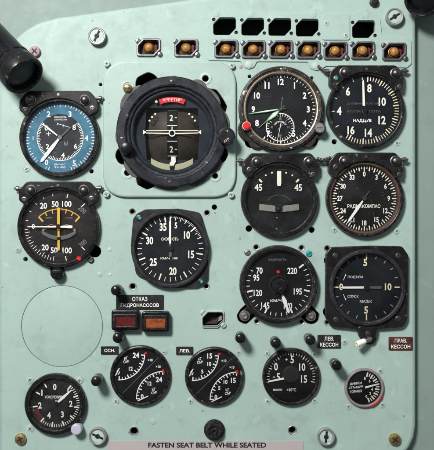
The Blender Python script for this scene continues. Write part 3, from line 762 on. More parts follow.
# H speed ---------------------------------------------------------------------------------
r = thing('speed_gauge', 'round black gauge numbered 5 to 35 on an eared violet black flange', 'gauge', 170, 248.8, 7)
b = B(); b.prism(rnd([(-39.5, 3), (-37, 30), (-33, 35), (-25, 39.2), (8, 40), (30, 36), (38.6, 8), (37.5, -30), (34, -36), (26, -38.8), (-6, -39.5), (-34, -26)], 6, 5), .1, 3.6, 'violet_black', holes=[circ(0, 0, 36, 72)], ch=.6, hch=.3); b.build('flange', r)
case(r, 39, 34.5, 8, 2.2, 'violet_black')
b = dialb(34.5, 2.2, 'dial_navy'); z = 2.26
for t, x, y in [('35', -7.2, 21.6), ('5', 5.6, 23.2), ('10', 16.6, 13.6), ('15', 20.8, -5.8), ('20', 2.6, -22.4), ('25', -17, -13.4), ('30', -20.6, 8)]:
    b.text(t, x, y, 7.7 if t != '5' else 6, z, 'ivory', .66, .03)
for i in range(36):
    a = i * 10; b.tick(a, 28.5 if i % 5 else 26.5, 33, .6 if i % 5 else 1.3, z, 'ivory')
for i in range(24): b.tick(i * 2.9 + 2, 30.8, 33, .45, z, 'ivory')
b.text('СКОРОСТЬ', -.4, 9.6, 3.0, z, 'ivory', bold=.02, width=17); b.text('КМ/Ч  100', -1.2, -9.6, 2.2, z, 'ivory', bold=.02, width=17)
b.build('dial', r)
needle(r, [(-1.0, 5), (1.0, 5), (1.0, 27), (0, 29.5), (-1.0, 27)], 3.6, 'ivory'); needle(r, [(-1.5, -8), (1.5, -8), (1, 5.2), (-1, 5.2)], 3.5, 'dim', 'needle_tail'); hub(r, 3.8, 3, 1, 'dial_navy')
for x, y in [(-31, 31), (30.4, -32.2)]:
    b = screw_bm(3.0, 'dark_steel', 1.2, False, .4, None, x, y, 3.6); b.lathe([(1.7, 4.8), (1.4, 5.1), (0, 5.2)], 'teal', x + 1, y - .6, 12); b.build('screw', r)

# I manifold gauge ---------------------------------------------------------------------------
r = thing('pressure_gauge', 'round black gauge numbered 70 to 220 with a red dot and centre knob', 'gauge', 278.8, 284.5, 8)
for s_, cx_, cy_ in ((-1, -33.5, -31.8), (1, 32.5, -31.8)):
    b = B()
    b.prism(union([(0, 0, 5.6)], 40) and [(x + cx_, y + cy_) for x, y in circ(0, 0, 5.4, 32)], -3, 2.4, 'flange_grey', ch=.6)
    b.prism(ccw([(cx_ - s_ * -4, cy_ - 4), (cx_ + s_ * 3, cy_ + 5), (cx_ - s_ * 8, cy_ + 12), (cx_ - s_ * 12, cy_ + 4)]), -3, 1.8, 'black_worn', ch=.4)
    b.build('lug', r)
for x, y in ((-33.5, -31.8), (32.5, -31.8)):
    b = B(); b.lathe([(3.3, 2.2), (3.3, 3.6), (2.6, 4.2), (1.5, 4.2), (1.4, 3.2), (0, 3.1)], 'steel', x, y, 24); b.build('lug_screw', r)
case(r, 39, 34.2, 9, 2.6, 'black_worn')
b = B(); b.lathe([(34.5, 6.6), (33.8, 6.6), (33.0, 3), (33, 2.7)], 'rim_steel', 0, 0, 96); b.build('inner_rim', r)
b = dialb(34.2, 2.6, 'dial_clean'); z = 2.66
for t, x, y in [('220', 13.8, 13.2), ('70', -18.8, 13.4), ('95', -22, 6.4), ('120', -20.4, -8.8), ('145', -13, -21.4), ('170', 9.6, -21.8), ('195', 19.4, -7.4)]:
    b.text(t, x, y, 6.4, z, 'white', .68, .02)
for i in range(26):
    a = 52 + i * 10.2
    if a > 300: break
    b.tick(a, 28.5 if i % 5 else 26.2, 32, .7 if i % 5 else 1.6, z, 'ivory')
b.text('КМ/Ч', -2.4, -16.4, 2.6, z, 'white', bold=.02, width=11, rot=.05); b.text('СКОРОСТЬ', -1, 24.4, 1.8, z, 'grey_mark', width=18)
b.lathe([(1.7, 2.7), (1.6, 3), (0, 3.1)], 'red', -.2, 12.2, 20)
b.build('dial', r)
needle(r, rotp([(-.8, 11), (.8, 11), (2.2, 18), (1.2, 24), (1.6, 29), (0, 31), (-1.6, 29), (-1.2, 24), (-2.2, 18)], 160), 4, 'white')
b = B(); b.lathe([(10.8, 2.7), (10.4, 4), (8.8, 4.6), (8.2, 4.6)], 'dial', .5, -1.2, 48); b.lathe([(7.6, 4), (7.6, 9.5), (6.8, 10.6), (3.4, 10.8), (3.0, 9.8), (0, 9.7)], 'bakelite', .5, -1.2, 48); b.build('centre_knob', r)
for x, y in [(-29.6, 30.2), (29.6, 29)]:
    screw_bm(3.2, 'steel' if x < 0 else 'teal', 1.4, False, .6, None, x * 1.04, y * 1.04, .0).build('screw', r)

# J variometer -------------------------------------------------------------------------------
r = thing('variometer', 'black square flanged rate of climb gauge reading 0 with 5 and 10 marks', 'gauge', 367.5, 287.6, 8)
sq = rnd([(-36.5, 40), (-41, 33), (-41.5, -30), (-36, -39), (-12, -41.5), (12, -41.5), (36, -40), (40.5, -32), (41.2, 32), (35, 41), (5, 41.5)], [5, 6, 8, 8, 4, 4, 8, 8, 6, 6, 10], 5)
b = B(); b.prism(sq, .1, 6, 'black_worn', holes=[circ(0, 0, 36, 72)], ch=1.0, hch=.3); b.build('flange', r)
b = B(); b.prism(rnd([(-10.5, -38), (-8, -49), (-3, -53.5), (4, -53.5), (9, -49), (11, -38)], 5, 6), .2, 7, 'black_worn', ch=.8); b.build('lug', r)
screw_bm(3.0, 'dark_steel', 1.0, False, .9, None, 1, -46, 7).build('lug_screw', r)
case(r, 38.2, 33.6, 9.5, 3, 'violet_black', glass='glass')
b = dialb(33.6, 3, 'dial_blue_grey' if False else 'dial_navy'); z = 3.06
for t, x, y, hh in [('5', -1.2, 24.6, 7.2), ('5', -.4, -22.8, 7.2), ('0', -25.2, .4, 6.6), ('10', 21.6, .4, 7)]: b.text(t, x, y, hh, z, 'cream', .8, .03)
for i in range(0, 20):
    a = i * 18; w = 1.3 if i % 5 == 0 else .7
    if i % 5 == 0: b.tick(a, 28 if a != 180 else 27, 33, w, z, 'cream')
    else: b.tick(a, 29.4, 32.6, w, z, 'tan')
b.text('ПОДЪЕМ', -11, 10, 2.9, z, 'white', bold=.0, width=15); b.text('СПУСК', -13.4, -9.2, 2.9, z, 'white', bold=.0, width=11); b.text('М/СЕК', -.6, -14, 2.8, z, 'white', bold=.0, width=12)
b.line((-23, 7), (-21, 12), .5, z, 'white'); b.flat([(-21.8, 11), (-20.2, 11.2), (-20.6, 13.4)], z + .02, 'white')
b.line((-23, -7), (-21, -12), .5, z, 'white'); b.flat([(-21.8, -11), (-20.2, -11.2), (-20.6, -13.4)], z + .02, 'white')
b.build('dial', r)
needle(r, [(-3, -1.2), (-3, 1.0), (-24, .8), (-26.5, -.2), (-24, -1.2)], 4.6, 'ivory'); needle(r, [(-3.2, -1), (14, -1.6), (15, 0), (14, 1.2), (-3.2, .8)], 4.4, 'dim', 'needle_tail'); hub(r, 4.8, 2.8, .9, 'dial_navy')
for i, (x, y) in enumerate([(-31.4, 31.4), (31, 31.2), (-30.6, -32.4), (31, -31.2)]):
    screw_bm(3.0, 'dark_steel', .8, False, .5 + i, None, x, y, 6).build('screw', r)

# L accelerometer ----------------------------------------------------------------------------
r = thing('accelerometer', 'small round gauge with red arc and lilac knob at lower left corner', 'gauge', 55, 404.6, 6)
b = B(); b.lathe([(28, -4), (30.6, .1), (30.6, 5.2), (30, 6.2), (26.4, 6.6), (25.6, 6.0), (25, 1.5)], 'black_bezel', 0, 0, 112); b.build('bezel', r)
b = B(); b.lathe([(25.4, 5), (0, 5.5)], 'glass_scuffed', 0, 0, 48); b.build('glass', r)
b = dialb(25.2, 1.6, 'dial_dusty'); z = 1.66
for t, x, y in [('0', -1.2, 16.6), ('1', -14, 10.8), ('1', 12, 12), ('2', 14.8, -.2), ('2', -16, -1.8), ('3', 6.4, -10.8), ('4', -7, -11.6)]:
    b.text(t, x, y, 6.2, z, 'ivory', .76, .03)
for i in range(31):
    a = 40 + i * 6; b.tick(a, 20.6 if i % 5 else 18.6, 23.6, .7 if i % 5 else 1.5, z, 'ivory')
for a in (262, 258 - 4, 300, 330): b.tick(a, 18.5, 23.4, 1.3, z, 'ivory')
b.text('УСКОРЕНИЯ', -2.8, 6.6, 2.8, z, 'white', bold=.02, width=17); b.text('g', 0, 2.6, 2, z, 'white')
b.arc(18.6, 23.2, 222, 256, z + .01, 'dark_red')
for i in range(6): b.tick(224 + 6 * i, 20.5, 23.2, .6, z + .03, 'ink_black')
b.build('dial', r)
needle(r, rotp([(-1.2, 3), (1.2, 3), (1.5, 10), (.5, 21), (-.5, 21), (-1.5, 10)], 49), 2.8, 'ivory'); hub(r, 2.2, 2.2, 1.4, 'dial_clean')
b = B(); b.lathe([(5.6, 1), (5.6, 9), (5.2, 10.6), (4.2, 11.2), (0, 11.4)], 'lilac', 21.8, -23.8, 36); b.build('reset_knob', r)

# M N twin pressure gauges ---------------------------------------------------------------------
def twin(px, py, label, n3, R=30):
    r = thing('twin_pressure_gauge', label, 'gauge', px, py, 5, group='twin scale hydraulic pressure gauges')
    b = B(); b.lathe([(27.5, -4), (R, .1), (R, 3.6), (R - .6, 4.8), (R - 1.6, 5.2), (R - 2.8, 4.9), (R - 3.4, 3.8), (R - 3.8, 1)], 'black_bezel', 0, 0, 112); b.build('bezel', r)
    b = B(); b.lathe([(R - 3.3, 3.9), (0, 4.4)], 'glass', 0, 0, 48); b.build('glass', r)
    b = dialb(R - 3.4, 1.2, 'dial_clean'); z = 1.26
    c1 = (-21.5, 21.0); r1 = 25.6; c2 = (23.2, -23.4); r2 = 27.4
    b.arc(r1 - .5, r1 + .4, 91, 182, z, 'white', *c1); b.arc(r2 - .5, r2 + .4, -91, 1, z, 'white', *c2)
    for i in range(13):
        a = 92 + i * 7.3; b.tick(a, r1 - (3.6 if i % 3 == 0 else 2.4), r1, .7 if i % 3 else 1.1, z + .03, 'white', *c1)
        a = -90 + i * 7.3; b.tick(a, r2 - (3.6 if i % 3 == 0 else 2.4), r2, .7 if i % 3 else 1.1, z + .03, 'white', *c2)
    b.line((3.6, 21.6), (6.2, 22.4), 1.8, z + .06, 'red'); b.line((22.2, 6), (23.2, 1.8), 1.8, z + .06, 'red')
    if n3 == '24': L = [('24', -4.6, 20, 5.4), ('12', -9.8, 6.6, 4), ('12', 9, -8.2, 4), ('24', 18.4, -4.2, 5.4)]
    else: L = [('15', -4.6, 20, 5.2), ('10', -5, 12, 4), ('5', -12, 4.4, 4), ('5', 5, -12, 4), ('10', 11.2, -6, 4), ('15', 19, -4.4, 5.2)]
    L += [('0', -22.4, 3.2, 5.0), ('0', 1.6, -21.2, 4.8)]
    for t, x, y, hh in L: b.text(t, x, y, hh, z + .08, 'white', .82, .03)
    for x, y in ((9.6, 15.2), (17.6, 8.6)): b.text('×10', x, y, 2.6, z, 'white', .85, .03)
    for x, y in ((-14.6, 15.4), (13.2, -15.6)):
        b.text('КГ', x, y + 1.7, 2.8, z, 'white', .8, .02, .15); b.text('СМ²', x + .4, y - 1.7, 2.8, z, 'white', .8, .02, .15)
    b.line((-18, -18), (18, 18), .3, z + .01, 'grey_mark')
    b.build('dial', r)
    needle(r, [(-25.6, -.2), (-24.2, .2), (-20.6, 7.2), (-21.4, 7.6)], 2.4, 'ivory'); needle(r, [(-3, -25), (-2.4, -25.8), (8, -20.8), (7.4, -20.0)], 2.4, 'ivory')
    return r
twin(140.2, 376, 'left twin pressure gauge whose two scales both read up to 24', '24', 30.2)
twin(214.3, 376.7, 'right twin pressure gauge whose two scales both read up to 15', '15', 29.4)

# O temperature ---------------------------------------------------------------------------------
r = thing('temperature_gauge', 'round thermometer gauge numbered minus 5 to 15 with large black hub', 'gauge', 291.4, 377.2, 5)
b = B(); b.lathe([(26.5, -4), (28.8, .1), (28.8, 3.6), (28.2, 4.8), (27, 5.2), (25.6, 4.9), (25, 3.8), (24.6, 1)], 'black_bezel', 0, 0, 112); b.build('bezel', r)
b = B(); b.lathe([(25.2, 3.9), (0, 4.4)], 'glass', 0, 0, 48); b.build('glass', r)
b = dialb(25, 1.2, 'dial_clean'); z = 1.26
for t, x, y in [('0', -15, 9.8), ('5', 1.2, 17), ('10', 11.2, 9.4), ('15', 13, -2.6), ('5', -12.6, -.4)]: b.text(t, x, y, 7.6, z, 'ivory', .68, .02)
b.text('+', -4.6, 17, 2.6, z, 'ivory'); b.text('-', -17, -.6, .9, z, 'ivory', 1)
for i in range(31):
    a = -104 + i * 6.93; b.tick(a, 21.6 if i % 5 else 20.6, 24.2, .5 if i % 5 else .9, z, 'ivory')
b.text('×10°C', .4, -13.2, 3.2, z, 'ivory', .8, .02); b.text('МАСЛО', -13.4, -13.2, 1.9, z, 'white', bold=.05, width=9)
b.build('dial', r)
b = B(); b.lathe([(8.6, 1.3), (8.4, 2.6), (7.6, 3), (0, 3.1)], 'ink_black', 0, 2.2, 48); b.build('hub', r)
needle(r, [(-6, -.4), (-6.4, -2.6), (-22.6, -5.6), (-23, -4.2)], 2.2, 'ivory')

# P small gauge -----------------------------------------------------------------------------------
r = thing('small_round_gauge', 'smallest round gauge with pinkish grey rim and red arc at lower right', 'gauge', 364.6, 388.2, 4)
b = B(); b.lathe([(17, -3), (19.6, .1), (19.6, 2.6), (19.2, 3.6), (18.2, 4), (17.2, 3.6), (16.8, 1)], 'pink_ring', 0, 0, 96)
b.arc(18.0, 19.3, 114, 160, 4.06, 'red'); b.build('bezel', r)
b = B(); b.lathe([(17.2, 3.0), (0, 3.4)], 'glass', 0, 0, 40); b.build('glass', r)
b = dialb(17, 1, 'dial_clean'); z = 1.06
for i in range(15): b.tick(14 + i * 10.4, 12 if i % 2 else 11, 15.6, .9 if i % 2 else 1.5, z, 'ivory')
for t, x, y, a in [('8', .8, 9.2, .0), ('6', 5.6, 6.6, .0), ('4', 8, -1.8, .0), ('2', 6.2, -5.8, .0), ('0', 2.4, -8.8, .0)]: b.text(t, x, y, 3.0, z + .04, 'ivory', .8, .03, a)
for t, y in [('ДАВЛЕН', 4), ('СТАНЦИЯ', .2), ('ТОРМОЗ', -3.8)]: b.text(t, -8.2, y, 2.6, z, 'white', bold=.02, width=12 if t != 'СТАНЦИЯ' else 14, rot=.1)
b.build('dial', r)
needle(r, rotp([(-1, 1), (1, 1), (.7, 12), (-.7, 12)], 75), 1.9, 'white')

# ------------------------------------------------------------------ indicator lamps
lamp = thing('indicator_lamp', 'amber indicator lamp furthest left in the row, with chamfered steel frame', 'lamp', *LAMPS[0], 1, 0, 'amber lamps in the top row')
b = B(); b.prism(hexpts(0, 0, 24, 18, 7), .05, 2.2, 'rim_steel', holes=[hexpts(0, 0, 20.4, 14.2, 6)], ch=.6, hch=.3); b.build('frame', lamp)
b = B(); b.prism(hexpts(0, 0, 20.3, 14.1, 6), -7, -6, 'cavity', ch=0)
b.prism(hexpts(0, 0, 20.2, 14, 6), -6, .3, 'cavity', holes=[hexpts(0, 0, 18.8, 12.6, 5.6)], ch=0, hch=0, bottom=False)
b.prism([(5, -4), (8, -3), (8, 3), (6, 4)], -5.9, -2, 'dark_red', ch=.2)
b.build('housing', lamp)
b = B(); b.lathe([(5.6, -5.9), (5.6, -1.6), (5.0, -1.2)], 'brass', 0, 0, 32)
b.build('socket', lamp)
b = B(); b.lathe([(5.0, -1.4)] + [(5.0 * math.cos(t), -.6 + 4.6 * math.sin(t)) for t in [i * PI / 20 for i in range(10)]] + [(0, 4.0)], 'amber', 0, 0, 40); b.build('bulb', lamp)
for x, y in ((-10.6, 6.4), (11.2, -6.8)):
    screw_bm(2.6, 'rim_steel', 1.6, False, 1.0, None, x, y, .6).build('screw', lamp)
lab = ['amber indicator lamp second from the left, alone on the bare panel', 'amber indicator lamp just above the horizon plate corner, below the first black cutout',
       'amber indicator lamp below the second black cutout from the left', 'amber indicator lamp below the third black cutout from the left', 'amber indicator lamp below the fourth black cutout, left of the blank cover',
       'amber indicator lamp below the square blank cover plate', 'amber indicator lamp below the black cutout nearest the right edge', 'amber indicator lamp furthest right in the row, under the slotted stud']
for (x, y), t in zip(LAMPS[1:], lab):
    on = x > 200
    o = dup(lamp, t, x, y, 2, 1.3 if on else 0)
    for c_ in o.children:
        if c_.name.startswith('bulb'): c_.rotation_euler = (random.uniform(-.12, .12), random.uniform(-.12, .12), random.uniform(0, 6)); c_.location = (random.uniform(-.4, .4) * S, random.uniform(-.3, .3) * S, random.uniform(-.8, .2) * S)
# empty lamp socket
soc = thing('empty_lamp_socket', 'empty lamp socket with chamfered frame between the middle gauges', 'lamp socket', 212.8, 319, 1)
b = B(); b.prism(hexpts(0, 0, 23, 17.5, 7), .05, 2.0, 'mint_screw', holes=[hexpts(0, 0, 19.6, 13, 5.8)], ch=.5, hch=.3)
b.prism(hexpts(0, 0, 21, 14.6, 6), 1.9, 2.5, 'rim_steel', holes=[hexpts(0, 0, 19.6, 13.0, 5.8)], ch=.2, hch=.2); b.build('frame', soc)
b = B(); b.prism(hexpts(0, 0, 20, 13.4, 5.6), -8, -7, 'void', ch=0)
b.prism([(-8, -5), (3, -1), (8, 4), (8, 1), (4, -5.6)], -6.9, -2, 'cavity', ch=.6); b.prism([(5, -3), (9, -1), (9, 3), (7, 2)], -5, -.5, 'bottle', ch=.4); b.build('housing', soc)
for x, y in ((-9.8, 6.2), (10.6, -6.2)): screw_bm(2.8, 'mint_screw', 1.6, False, .8, None, x, y, .6).build('screw', soc)

# ------------------------------------------------------------------ square warning lights
def wlamp(px, py, lensm, label, name):
    r = thing(name, label, 'warning light', px, py, 10)
    b = B(); b.prism(rrect(0, 0, 27.5, 20.5, 3.2), .05, 9.0, 'bakelite', ch=1.4)
    b.build('housing', r)
    b = B(); b.prism(rrect(0, -.6, 23.2, 14.4, 1.6), 8.9, 11.2, 'black_worn', holes=[rrect(0, -.8, 19.2, 9.6, .8)], ch=.6, hch=.3); b.build('frame', r)
    b = B(); b.prism(rrect(0, -.8, 19.4, 9.8, .6), 8.95, 9.9, lensm, ch=.3)
    if lensm == 'amber_flat': b.text('ОТКАЗ', .5, .2, 2.6, 9.95, 'cavity', bold=.03, width=12)
    b.build('lens', r); return r
wlamp(125, 320.4, 'red_flat', 'rectangular warning light with unlit dark red lens, left of the amber one', 'red_warning_light')
wlamp(155.4, 322, 'amber_flat', 'rectangular warning light with glowing amber lens', 'amber_warning_light')

# ------------------------------------------------------------------ knobs
kn = thing('stub_knob', 'black stub knob right of the lower left gauge with red arc', 'knob', 95.8, 381.6, 21, 0, 'black stub knobs')
b = B(); b.lathe([(4.4, -.1), (4.4, 1.0), (3.6, 1.2), (3.6, 3), (4.9, 3.2), (5.1, 18.5), (4.8, 20.2), (3.9, 21.4), (2.2, 22.2), (0, 22.5)], 'bakelite', 0, 0, 40); b.build('cap', kn)
b = B(); b.lathe([(4.98, 14.6), (5.3, 14.8), (5.3, 16.0), (5.0, 16.2)], 'dark_steel', 0, 0, 40); b.build('collar', kn)
for t, x, y in [('black stub knob at the upper left corner of the hydraulic failure placard', 115.6, 290.6), ('black stub knob directly below the unlit red warning light', 117.4, 338.2),
                ('black stub knob below the empty lamp socket, upper right of second twin gauge', 240.6, 338.6), ('black stub knob touching the top of the thermometer gauge', 276, 343.4),
                ('black stub knob at the left end of the black caisson placard', 310.6, 340.4), ('black stub knob above left of the smallest gauge', 337, 366)]:
    o = dup(kn, t, x, y, 21)
    o.rotation_euler = (PI / 2, random.uniform(-3, 3), 0)
b = B(); b.lathe([(10.4, 0), (10.4, 2.2), (9.6, 3), (8.2, 3.1), (8.0, 7.4), (7.2, 8.2), (5.6, 8.3), (5.2, 7.0), (3.4, 7.0), (3.2, 8.2), (2.2, 8.4), (1.8, 6.6), (0, 6.5)], 'black_rough', 0, 0, 48)
p = W(214.3, 431, 6); tag(b.build('round_jack', None, (p.x, 0, p.z)), 'round black jack at bottom centre on the seat belt strip edge', 'knob')

# slotted studs ----------------------------------------------------------------
st = thing('slotted_stud', 'slotted fastener stud near the top left, on bare panel', 'fastener', 96.6, 35.8, 6, 0, 'slotted round studs')
b = B(); b.lathe([(8.6, 0), (8.9, 4.6), (8.7, 5.6), (8.1, 6.2), (7.3, 6.1), (6.9, 5.4), (6.6, 5.2), (2.4, 5.0), (2.2, 5.0)], 'alu', 0, 0, 48)
b.build('cup', st)
b = B(); b.lathe([(6.9, 5.15), (2.6, 5.3), (0, 5.32)], 'mint_screw', 0, 0, 40); b.build('face', st)
b = B(); b.prism(rotp(rnd([(-1.1, -5.8), (1.1, -5.8), (1.0, -2.2), (2.3, -1.0), (2.3, 1.0), (1.0, 2.2), (1.1, 5.8), (-1.1, 5.8), (-1.0, 2.2), (-2.3, 1.0), (-2.3, -1), (-1, -2.2)], .3, 2), 0), 5.2, 5.5, 'ink_black', ch=0)
b.build('slot', st)
st.rotation_euler = (PI / 2, .45, 0)
dup(st, 'slotted fastener stud in the top right corner by the black lamp head', 395, 16.4, 6, 0, 1.0)
dup(st, 'slotted fastener stud at bottom left, against the seat belt strip', 97.4, 436.6, 6, 0, -1.15)
dup(st, 'slotted fastener stud at bottom right, right of the seat belt strip', 326.4, 437.2, 6, 0, .1)
def bigscrew(px, py, r, mat, label, name='panel_screw', h=4, rot=.5):
    b = B(); b.lathe([(r, -.1), (r, h * .6), (r * .88, h * .9), (r * .6, h), (0, h)], mat, 0, 0, 32)
    for k in (0, 1):
        a = rot + k * PI / 2; d = Vector((math.cos(a), math.sin(a))) * r * .6; b.line(-d, d, r * .24, h + .05 + .02 * k, 'ink_black')
    p = W(px, py, h); tag(b.build(name, None, (p.x, 0, p.z)), label, 'screw')
bigscrew(34.2, 51, 5.6, 'pink', 'pink tinted cross head screw beside the big black lamp head', rot=.8)
bigscrew(19.8, 439.6, 5.6, 'brass', 'brass cross head screw in the lower left corner')
bigscrew(395.4, 440, 6.0, 'brass', 'brass cross head screw in the lower right corner', rot=.9)
bigscrew(374.8, 1.6, 4.6, 'black_worn', 'dark cross head screw cut by the top edge of the photo', rot=.1)

# toggle lever -------------------------------------------------------------------
tg = thing('toggle_switch', 'small toggle switch with white tipped lever below the square flanged gauge', 'switch', 371, 339, 8)
b = B(); b.lathe([(6.4, 0), (6.4, 2.2), (5.6, 2.8), (4.6, 2.9), (4.4, 6), (3.4, 7)], 'black_worn', 0, 0, 32); b.build('base', tg)
M = Matrix.Translation((0, 0, 6)) @ Matrix.Rotation(math.radians(-19), 4, 'Z') @ Matrix.Rotation(math.radians(-72), 4, 'Y')
M = Matrix.Translation((0, 0, 6)) @ Vector((-.86, -.26, .42)).normalized().to_track_quat('Z', 'Y').to_matrix().to_4x4()
b = B(); b.lathe([(2.6, 0), (2.2, 8)], 'steel', 0, 0, 24, M); b.build('lever', tg)
b = B(); b.lathe([(2.4, 7), (2.9, 8), (3.1, 15.5), (2.8, 17), (2.0, 17.4), (1.9, 16.6), (0, 16.6)], 'ivory', 0, 0, 24, M); b.lathe([(1.8, 16.7), (0, 16.75)], 'yellow', 0, 0, 20, M); b.build('tip', tg)

# placards ------------------------------------------------------------------------
def placard(name, px, py, w, h, mat, lines, label, th=1.2, wd=None):
    r = thing(name, label, 'placard', px, py, 1)
    b = B(); b.prism(rrect(0, 0, w, h, .8), .05, th, mat, ch=.25)
    n = len(lines); lh = h / (n + (.45 if n > 1 else .9))
    for i, t in enumerate(lines):
        b.text(t, 0 if n == 1 else (0, 0)[i], (n - 1) * lh * .55 - i * lh * 1.1, lh * .72, th + .05, 'white', bold=.01, width=wd[i])
    b.build('plate', r)
    for s_ in ((-1, 1) if n > 1 else ()):
        b = B(); b.lathe([(.9, th - .1), (.8, th + .3), (0, th + .35)], 'dark_steel', s_ * (w / 2 - 1.7), 0 if n == 1 else h * .25, 12); b.build('pin', r)
placard('hydraulic_placard', 139.8, 302.2, 47.5, 14.6, 'label_black', ['ОТКАЗ', 'ГИДРОНАСОСОВ'], 'black placard with two lines of white Cyrillic text above the warning lights', wd=[15, 38])
placard('small_placard', 109.6, 350.4, 17.5, 8.2, 'label_black', ['ОСН.'], 'small black placard reading ОСН, left of the first twin gauge', wd=[10.5])
placard('small_placard', 184.6, 350.8, 17, 8.2, 'label_black', ['ЛЕВ.'], 'small black placard reading ЛЕВ, between the two twin gauges', wd=[10.5])
placard('caisson_placard', 329.2, 341.6, 23.2, 13.4, 'label_black', ['ЛЕВ.', 'КЕССОН'], 'black placard reading ЛЕВ КЕССОН, below the round numbered gauge', wd=[9.5, 18])
placard('caisson_placard', 400.8, 343.6, 24, 13.2, 'label_brown', ['ПРАВ.', 'КЕССОН'], 'reddish brown placard reading ПРАВ КЕССОН near the right edge', wd=[12, 19])
b = B(); b.prism(rrect(0, 0, 196, 15.5, .6), .04, .5, 'paper', ch=.15); b.text('FASTEN SEAT BELT WHILE SEATED', 2, 3.6, 5.2, .56, 'ink_black', bold=.034, width=118)
p = W(205.2, 448.6); tag(b.build('seat_belt_strip', None, (p.x, 0, p.z)), 'pinkish grey adhesive strip reading FASTEN SEAT BELT WHILE SEATED', 'placard')

# safety wires between brackets ------------------------------------------------------
def wire(pts, label, r=.9):
    c = bpy.data.curves.new('w', 'CURVE'); c.dimensions = '3D'; c.bevel_depth = r * S; c.bevel_resolution = 3
    for ph_ in (0, PI):
        s_ = c.splines.new('POLY'); n = 40; s_.points.add(n)
        for i in range(n + 1):
            u = i / n * (len(pts) - 1); k = min(int(u), len(pts) - 2); f = u - k
            q = [pts[k][j] * (1 - f) + pts[k + 1][j] * f for j in range(3)]
            a = i / n * 5 * PI + ph_; w = W(q[0] + .0, q[1] + .9 * math.sin(a), q[2] + .9 * math.cos(a))
            s_.points[i].co = (*w, 1)
    o = bpy.data.objects.new('w', c); me = bpy.data.meshes.new_from_object(o); bpy.data.objects.remove(o)
    me.materials.clear(); me.materials.append(MATS['wire'])
    for p_ in me.polygons: p_.use_smooth = True
    o = bpy.data.objects.new('lock_wire', me); col.objects.link(o); tag(o, label, 'wire')
wire([(317, 158.5, 7), (322, 160.5, 7), (327, 159, 7), (331, 157.5, 7)], 'twisted dark lock wire joining the turn indicator bracket and radio compass bracket', 1.0)
wire([(318, 66, 3), (323, 70, 5), (330, 71, 6)], 'twisted dark lock wire beside the clock top right, ending at a bracket', .8)

# ------------------------------------------------------------------ lamp heads leaning in from the frame edges
def head(px, py, h, direction, R, label, L=95):
    e = W(px, py, h); q = Vector(direction).normalized().to_track_quat('Z', 'Y')
    o = bpy.data.objects.new('cockpit_lamp', None); col.objects.link(o); o.location = e; o.rotation_mode = 'QUATERNION'; o.rotation_quaternion = q; o.empty_display_size = .01
    tag(o, label, 'cockpit lamp')
    b = B(); b.lathe([(R * .86, -L), (R * .90, -L * .5), (R * .93, -26), (R * .93, -25), (R * .97, -24.4), (R * .97, -22), (R * .93, -21.6), (R * .95, -13)], 'bakelite', 0, 0, 96); b.lathe([(0, -L - .5), (R * .84, -L - .5), (R * .86, -L)], 'bakelite', 0, 0, 48); b.build('barrel', o, None)
    b = B(); b.lathe([(R * .95, -13), (R * 1.03, -12.4), (R * 1.04, -2.5), (R * 1.01, -.8), (R * .95, 0), (R * .86, -.2), (R * .82, -1.5), (R * .80, -8), (R * .74, -12)], 'black_worn', 0, 0, 96); b.build('rim', o, None)
    b = B(); b.lathe([(R * .81, -5.5), (R * .5, -4.2), (0, -3.8)], 'lamp_lens', 0, 0, 48); b.build('lens', o, None)
    b = B(); b.lathe([(R * .80, -9), (R * .5, -16), (0, -18)], 'void', 0, 0, 48); b.build('reflector', o, None)
    b = B(); b.lathe([(5, -L - 20), (5, -L)], 'black_worn', 0, 0, 24); b.build('arm', o, None)
    return o
t = NT('lamp_lens'); t.bsdf((.005, .006, .008), .32, 0, t.bump(t.noise(160, 3), .15, .0003), .8); MATS['lamp_lens'] = t.m
head(25, 77, 38, (.63, -.40, -.67), 19.8, 'large black cylindrical lamp head leaning in from the upper left edge')
head(421, 2, 26, (-.48, -.60, -.64), 17, 'black cylindrical lamp head cut off at the top right corner', 60)

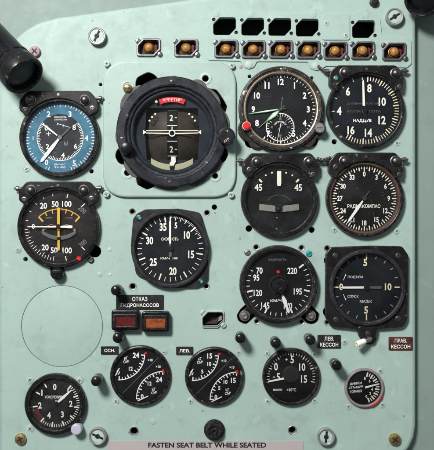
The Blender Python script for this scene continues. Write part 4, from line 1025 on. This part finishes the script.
# ------------------------------------------------------------------ light and camera
w = bpy.data.worlds.new('World'); scene.world = w; w.use_nodes = True
nt = w.node_tree; bg = nt.nodes['Background']
tc = nt.nodes.new('ShaderNodeTexCoord'); sx = nt.nodes.new('ShaderNodeSeparateXYZ'); mr = nt.nodes.new('ShaderNodeMapRange')
nt.links.new(tc.outputs['Generated'], sx.inputs[0]); nt.links.new(sx.outputs['Z'], mr.inputs[0])
mr.inputs[1].default_value = -.6; mr.inputs[2].default_value = .9; mr.inputs[3].default_value = .07; mr.inputs[4].default_value = .30
bg.inputs[0].default_value = (.90, .96, 1.0, 1); wn = nt.nodes.new('ShaderNodeTexNoise'); wn.inputs['Scale'].default_value = 5; wn.inputs['Detail'].default_value = 2; wm = nt.nodes.new('ShaderNodeMapRange')
nt.links.new(tc.outputs['Generated'], wn.inputs['Vector']); nt.links.new(wn.outputs['Fac'], wm.inputs[0])
wm.inputs[1].default_value = .44; wm.inputs[2].default_value = .62; wm.inputs[3].default_value = .45; wm.inputs[4].default_value = 2.6  # bright patches added to the surroundings for soft reflections in the glass
mu = nt.nodes.new('ShaderNodeMath'); mu.operation = 'MULTIPLY'; nt.links.new(mr.outputs[0], mu.inputs[0]); nt.links.new(wm.outputs[0], mu.inputs[1])
nt.links.new(mu.outputs[0], bg.inputs[1])
ld = bpy.data.lights.new('key_lamp', 'AREA'); ld.shape = 'DISK'; ld.size = .36; ld.energy = 34.5; ld.color = (1, .985, .96)
lo_ = bpy.data.objects.new('key_lamp', ld); col.objects.link(lo_); lo_.location = (-.53, -1.22, .80)
lo_.rotation_euler = (Vector((0, 0, .02)) - lo_.location).to_track_quat('-Z', 'Y').to_euler()

cd = bpy.data.cameras.new('camera'); cam = bpy.data.objects.new('camera', cd); col.objects.link(cam)
cam.location = (0, -D, 0); cam.rotation_euler = (PI / 2, 0, 0)
cd.sensor_fit = 'VERTICAL'; cd.sensor_height = 24; cd.lens = 24 * D / .450; cd.clip_start = .02; cd.clip_end = 50
scene.camera = cam
scene.view_settings.view_transform = 'Standard'; scene.view_settings.look = 'None'; scene.view_settings.exposure = 0
scene.cycles.max_bounces = 6; scene.cycles.transparent_max_bounces = 8
